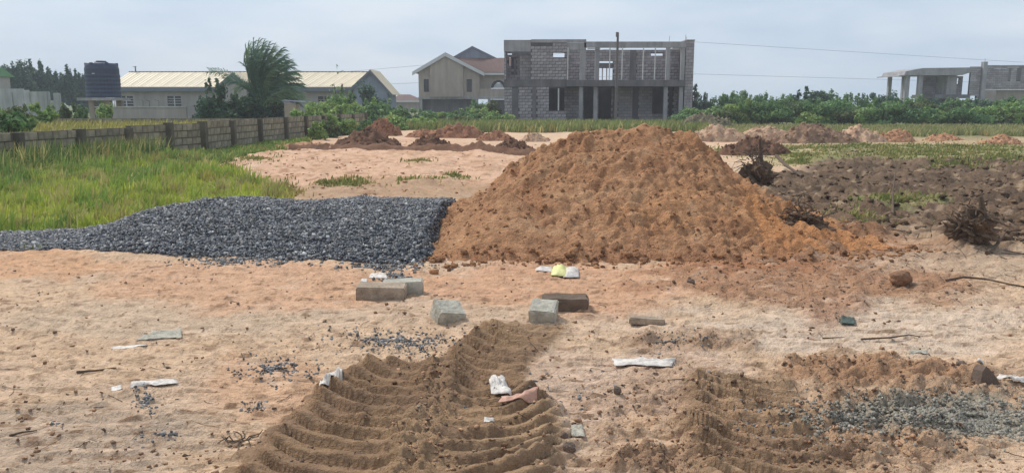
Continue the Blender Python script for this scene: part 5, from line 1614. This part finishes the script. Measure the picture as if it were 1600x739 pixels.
t = shrub_px(528, 107, 26, 62, MID, 'spindly sapling with sparse leaves in front of the cream roof', 931, n=160, size=.17, spiky=5)
PL_ = ['tallest dark bush left of the palm, against the cream roof', 'dark bush at the left end of the clump below the palm', 'dark bush under the small gable left of the palm trunk', 'dark bush at the foot of the palm, just left of the trunk', 'low wide dark bush along the front of the clump left of the palm', 'dark bush right of the palm trunk beside the hut']
for j, (px, tp, w_) in enumerate(((332, 128, 52), (322, 152, 56), (362, 150, 64), (392, 146, 60), (350, 160, 80), (425, 158, 60))):
    shrub_px(px, tp, w_, 45 + j * .5, DRK, PL_[j], 940 + j, n=2200, size=.13, group='dark bushes under the palm', spiky=4)
LL_ = ['tangled bush at the left edge below the green roofed house', 'tangled bush below the pale wall near the left edge', 'nearest tangled bush hanging over the block wall at the left edge', 'bush in front of the stepped end of the pale wall', 'bush left of the tank stand', 'small bush touching the left pillar of the tank stand', 'small bush right of the tank stand before the low wall', 'bush mostly beyond the left edge behind the block wall', 'low bush on the block wall right of the nearest tangled one']
for j, (px, tp, w_, Y) in enumerate(((-20, 166, 90, 27), (22, 168, 66, 30), (8, 178, 70, 22), (58, 166, 60, 34), (96, 165, 56, 38), (122, 170, 40, 40), (165, 164, 36, 41), (-40, 175, 80, 20), (38, 184, 44, 24))):
    shrub_px(px, tp, w_, Y, [GRN, OLV, MID][j % 3], LL_[j], 950 + j, n=1500, size=.09 if Y < 32 else .12, group='tangled bushes at the left', spiky=7)
LT_ = ['dark tree above the green roof at the left edge', 'tallest dark tree just right of the green roof peak', 'dark tree over the middle of the pale wall', 'dark tree over the stepped end of the pale wall', 'dark tree just left of the water tank', 'dark tree half hidden behind the water tank']
for j, (px, tp, w_) in enumerate(((-30, 96, 80), (22, 99, 70), (58, 104, 64), (90, 111, 56), (118, 117, 44), (145, 122, 50))):
    shrub_px(px, tp, w_, 92 + 2 * j, DRK, LT_[j], 970 + j, n=8000, size=.2, group='dark trees at the far left', nm='leafy_tree', cat='tree', trunk=1, spiky=6)

# ------------------------------------------------------------------ wind-blown palm
Y = 47.0
x, _, zt_ = at(420, 64, Y)
pt = thing('palm_tree', 'tall feathery palm with fronds blown to the right beside the bungalow', 'palm tree', (x - .4, Y, 0))
xb_ = at(408, 170, Y)[0]
crown = np.array([at(412, 168, Y)[0], Y, at(412, 168, Y)[2]])
MB().tube([(xb_, Y, -.2), (xb_ + .05, Y, .5), tuple(crown)], [.22, .20, .18], 10).build('trunk', M['bark'], pt)
r = np.random.default_rng(61)
def frond(start, tip, bend, nleaf, ll, seed):
    rr = np.random.default_rng(seed)
    ts = np.linspace(0, 1, 12)
    start = np.array(start); tip = np.array(tip)
    mid = (start + tip) / 2 + np.array(bend)
    P = [(1 - t) ** 2 * start + 2 * t * (1 - t) * mid + t * t * tip for t in ts]
    mb = MB().tube(P, [.035 * (1 - .8 * t) + .004 for t in ts], 5)
    for i in range(nleaf):
        t = .15 + .85 * i / nleaf
        p = (1 - t) ** 2 * start + 2 * t * (1 - t) * mid + t * t * tip
        d = 2 * (1 - t) * (mid - start) + 2 * t * (tip - mid); d /= np.linalg.norm(d)
        side = np.cross(d, np.array([0, -1, .15]) + rr.normal(0, .25, 3)); side /= np.linalg.norm(side)
        for sgn in (-1, 1):
            l = ll * (1 - .30 * t) * rr.uniform(.7, 1.2)
            e = d * .9 + side * sgn * .40 + np.array([.40, rr.normal(0, .25), -.05]); e /= np.linalg.norm(e)
            q1 = p + e * l * .55; q2 = p + e * l + np.array([.10 * l, 0, -.28 * l])
            wv = np.cross(e, rr.normal(size=3)); wv = wv / np.linalg.norm(wv) * .023
            b = len(mb.v)
            mb.v += [tuple(p - wv * .4), tuple(p + wv * .4), tuple(q1 + wv), tuple(q1 - wv), tuple(q2)]
            mb.f += [(b, b + 1, b + 2, b + 3), (b + 3, b + 2, b + 4)]
    v = np.array(mb.v)
    o = mesh_np('frond', v, list(mb.f), M['leaf'], pt, None, np.tile(np.array([C(120, 148, 122), C(102, 132, 112), C(134, 158, 124)][seed % 3]) * rr.uniform(.85, 1.2), (len(v), 1)))
    return o
tips = [(380, 100), (384, 84), (384, 76), (388, 70), (396, 66), (404, 64), (412, 66), (420, 70), (428, 72), (436, 84), (440, 78), (446, 88), (452, 96), (456, 104), (462, 114), (466, 124), (468, 134), (470, 146), (464, 156), (382, 92), (390, 100), (430, 96), (444, 108), (420, 92), (408, 84), (398, 82), (450, 124), (440, 132), (425, 112), (412, 106), (456, 140), (446, 118), (436, 104), (326, 110), (352, 126), (366, 140)]
tips = tips + [(a + 5, b + 9) for a, b in tips if a > 380][::2] + [(a - 4, b + 14) for a, b in tips if a > 395][1::2]
for j, (a, b) in enumerate(tips):
    yy = Y + r.uniform(-1.1, 1.1)
    tp_ = at(a, b, yy)
    st_ = crown + np.array([r.uniform(-.2, .2), r.uniform(-.15, .15), r.uniform(-.2, .35)])
    up_ = .9 if a > 430 else .1
    frond(st_, tp_, (-.5 if a > 380 else .3, 0, (.9 if a > 430 else .3) + (.6 if a < 380 else 0)), 60, .70, j)

# ------------------------------------------------------------------ grass
def blades(name, x, y, h, cols, label, seed, lean=.35, wk=.0013, zoff=0.0, wind=(.18, 0)):
    r = np.random.default_rng(seed)
    n = len(x)
    z = H(x, y) + zoff - .01
    a = r.uniform(0, 2 * pi, n); ln = r.random(n) ** 1.5 * lean * 2
    dx = np.cos(a) * ln * h + wind[0] * h; dy = np.sin(a) * ln * h
    wa = r.uniform(0, pi, n); w = (wk * y + .002) * r.uniform(.6, 1.3, n)
    wx = np.cos(wa) * w; wy = np.sin(wa) * w * .6
    hz = h * np.sqrt(np.clip(1 - np.minimum(ln, .95) ** 2, .15, 1))
    v = np.zeros((n, 5, 3))
    v[:, 0] = np.stack([x - wx, y - wy, z], 1); v[:, 1] = np.stack([x + wx, y + wy, z], 1)
    v[:, 2] = np.stack([x + dx * .4 + wx * .8, y + dy * .4 + wy * .8, z + hz * .62], 1)
    v[:, 3] = np.stack([x + dx * .4 - wx * .8, y + dy * .4 - wy * .8, z + hz * .62], 1)
    v[:, 4] = np.stack([x + dx, y + dy, z + hz], 1)
    b = np.arange(n)[:, None] * 5
    f4 = b + np.array([[0, 1, 2, 3]]); f3 = b + np.array([[3, 2, 4]])
    cc = np.repeat(cols, 5, 0)
    o = mesh_np(name, v.reshape(-1, 3), [f4, f3], M['grass'], None, None, cc)
    return tagit(o, label, 'grass', None, 'stuff')
def sample(n, xr_, yr_, poly=None, seed=0, pw=1.6):
    r = np.random.default_rng(seed)
    t = r.random(n)
    y = (yr_[0] ** (1 - pw) + t * (yr_[1] ** (1 - pw) - yr_[0] ** (1 - pw))) ** (1 / (1 - pw)) if pw != 1 else yr_[0] * (yr_[1] / yr_[0]) ** t
    x = r.uniform(0, 1, n)
    x = xr_[0] + (xr_[1] - xr_[0]) * x if not callable(xr_) else None
    if poly is not None:
        px, py = proj(x, y, 0.0)
        wob = 9 * fbm(x / .8, y / .8, 3, seed + 1)
        k = inpoly(px + wob, py + wob * .5, poly)
        x, y = x[k], y[k]
    return x, y
def gcol(x, y, pals, seed, dry=.12):
    r = np.random.default_rng(seed)
    n = len(x); m_ = smooth(-.35, .35, fbm(x / 1.5, y / 1.5, 3, seed))[:, None]
    c = np.array(pals[0]) * (1 - m_) + np.array(pals[1]) * m_
    d = (r.random(n) < dry)[:, None]
    c = np.where(d, np.array(C(206, 192, 132)), c)
    m2 = (smooth(.05, .4, fbm(x / .6, y / .8, 3, seed + 7)) * .55)[:, None]
    c = c * (1 - m2) + np.array(C(112, 128, 70)) * m2
    m3 = (smooth(.12, .4, fbm(x / .9, y / 1.1, 3, seed + 9)) * .5)[:, None]
    c = c * (1 - m3) + np.array(C(186, 158, 104)) * m3
    return c * r.uniform(.75, 1.25, (n, 1))
Z1 = [(-300, 425), (0, 397), (60, 384), (140, 374), (220, 346), (262, 326), (300, 318), (455, 318), (440, 294), (345, 275), (335, 258), (300, 240), (-300, 236)]
x, y = sample(190000, (-13.5, -3.2), (8.0, 27), Z1, 1001, 1.3)
k = gravel_h(x, y)[1] < .06
k |= gravel_h(x, y)[2] < .03
k &= fbm(x / .55, y / .7, 3, 1006) > -.33
x, y = x[k], y[k]
hgt = (.08 + .16 * smooth(-.4, .5, fbm(x / 1.4, y / 1.4, 3, 1003))) * np.random.default_rng(2).uniform(.35, 1.35, len(x)) * smooth(7.9, 9.5, y + .25 * np.abs(x + 5) * 0 + .8)
blades('meadow_grass', x, y, hgt, gcol(x, y, (C(202, 208, 88), C(174, 194, 84)), 1004, .24), 'bright yellow green grass covering the left field up to the gravel', 1005, .75, .0010, 0, (.05, 0))
# TUFTS: taller clumps and dry stalks standing out of the meadow
r = np.random.default_rng(1061)
cx_, cy_ = sample(420, (-13.5, -3.2), (8.8, 22), Z1, 1062, 1.2)
k = gravel_h(cx_, cy_)[1] < -.15
cx_, cy_ = cx_[k], cy_[k]
n_ = 46
x = np.repeat(cx_, n_) + r.normal(0, .09, len(cx_) * n_); y = np.repeat(cy_, n_) + r.normal(0, .07, len(cx_) * n_)
th2 = np.repeat(r.uniform(.16, .46, len(cx_)), n_) * r.uniform(.4, 1.1, len(x))
kc = np.array([C(140, 168, 84), C(176, 188, 92), C(198, 188, 124), C(154, 176, 84), C(172, 164, 104)])[np.repeat(r.integers(0, 5, len(cx_)), n_)] * r.uniform(.8, 1.2, (len(x), 1))
blades('grass_tuft', x, y, th2, kc, 'taller tufts and dry stalks standing out of the left meadow', 1063, .6, .0009, 0, (.1, 0))
Z2 = [(-300, 320), (-40, 318), (60, 300), (150, 292), (250, 280), (330, 262), (380, 244), (450, 234), (485, 224), (500, 204), (470, 180), (-300, 180)]
x, y = sample(90000, (-14, -7.2), (14.0, 34), Z2, 1011, 1.3)
k = x > wall_x(y) + .15
x, y = x[k], y[k]
near_wall = np.clip(1 - (x - wall_x(y)) / 2.6, 0, 1) * smooth(25, 20, y)
hgt = (.20 - .04 * smooth(20, 25, y) + .40 * near_wall) * np.random.default_rng(3).uniform(.45, 1.2, len(x)) * (.7 + .6 * smooth(-.3, .4, fbm(x / .9, y / .9, 3, 1013)))
blades('tall_grass', x, y, hgt, gcol(x, y, (C(152, 174, 92), C(126, 152, 84)), 1014, .12), 'tall darker green grass growing along the block boundary wall', 1015, .7, .0010, 0, (.08, 0))
# REEDS: tall arching weeds against the wall
r = np.random.default_rng(1016)
n_ = 5200
ty = 15.5 * (22.5 / 15.5) ** r.random(n_)
tx = wall_x(ty) + .2 + np.abs(r.normal(0, .55, n_))
k = fbm(ty / 1.1, tx / 1.1, 3, 1017) > -.05
tx, ty = tx[k], ty[k]
blades('reed_grass', tx, ty, r.uniform(.3, .8, len(tx)), gcol(tx, ty, (C(124, 146, 84), C(98, 122, 74)), 1018, .3), 'tall arching reeds and weeds leaning in front of the block boundary wall', 1019, .55, .0008, 0, (.12, 0))
x, y = sample(42000, (-30, -8.5), (15.5, 36), None, 1021, 1.0)
k = (x < wall_x(y) - .3)
x, y = x[k], y[k]
blades('yellow_grass', x, y, np.random.default_rng(4).uniform(.2, .42, len(x)), gcol(x, y, (C(176, 168, 92), C(156, 156, 84)), 1024, .25), 'yellowing grass in the plot behind the block boundary wall', 1025, .7, .0011)
x, y = sample(34000, (-7.5, 14.5), (40, 59.4), None, 1031, 1.0)
px, py = proj(x, y, 0)
k = (px < 1110) & (y > 43 + 3 * fbm(x / 3, x * 0, 2, 1032)) & ~((px < 740) & (y < 46))
x, y = x[k], y[k]
blades('verge_grass', x, y, np.random.default_rng(5).uniform(.25, .65, len(x)) * (1 - .55 * smooth(50, 60, y)), gcol(x, y, (C(132, 148, 84), C(150, 158, 98)), 1034, .12), 'green weeds and grass in front of the block house', 1035, .35, .0010)
x, y = sample(46000, (8, 42), (34, 49), None, 1041, 1.0)
px, py = proj(x, y, 0)
k = (px > 1090) & (px < 1720) & (y > 37 + 3 * fbm(x / 3, x * 0, 2, 1042))
x, y = x[k], y[k]
blades('field_grass', x, y, np.random.default_rng(6).uniform(.12, .42, len(x)), gcol(x, y, (C(172, 168, 118), C(138, 150, 94)), 1044, .2), 'tall pale grass strip in front of the scrub belt at right', 1045, .3, .0009)
# short green patches on the churned ground
r = np.random.default_rng(1051)
XS, YS_ = [], []
for cx, cy, rx, ry, n in ((1300, 232, 200, 7, 4000), (1500, 232, 200, 8, 5000), (1440, 242, 230, 14, 10000), (1560, 250, 80, 8, 2500), (1250, 246, 34, 5, 1500), (1150, 238, 50, 7, 2200), (1400, 322, 70, 10, 1500), (1250, 255, 40, 5, 900), (655, 257, 22, 4, 700), (530, 291, 45, 5, 1500), (610, 288, 60, 4, 1200), (700, 283, 40, 3, 500), (440, 300, 40, 12, 2200), (350, 262, 30, 10, 700), (1330, 350, 90, 20, 700), (30, 388, 60, 10, 500), (1500, 262, 100, 10, 1500), (400, 250, 60, 8, 500)):
    a = r.uniform(0, 2 * pi, n); d = np.abs(r.normal(0, .5, n))
    for px, py in zip(cx + rx * d * np.cos(a), cy + ry * d * np.sin(a)):
        q = gp(px, py); XS.append(q[0]); YS_.append(q[1])
x, y = np.array(XS), np.array(YS_)
k = fbm(x / .7, y / .9, 3, 1052) > -.08
x, y = x[k], y[k]
blades('short_grass', x, y, np.random.default_rng(7).uniform(.03, .11, len(x)), gcol(x, y, (C(128, 140, 72), C(150, 150, 92)), 1054, .2), 'short green grass sprouting in patches on the churned ground', 1055, .5, .0010)

# ------------------------------------------------------------------ humid air
hb = MB().box(-1900, 1900, -1200, 1900, -1.6, 9.0)
hm = bpy.data.materials.new('humid_air'); hm.use_nodes = True
t = hm.node_tree
t.nodes.remove(t.nodes['Principled BSDF'])
pv = t.nodes.new('ShaderNodeVolumePrincipled')
pv.inputs['Color'].default_value = (.80, .88, 1.0, 1)
pv.inputs['Density'].default_value = .0011
t.links.new(pv.outputs[0], t.nodes['Material Output'].inputs['Volume'])
HAZE = True
if HAZE:
    o = hb.build('haze', hm, None, (0, 0, 0)); o['kind'] = 'stuff'
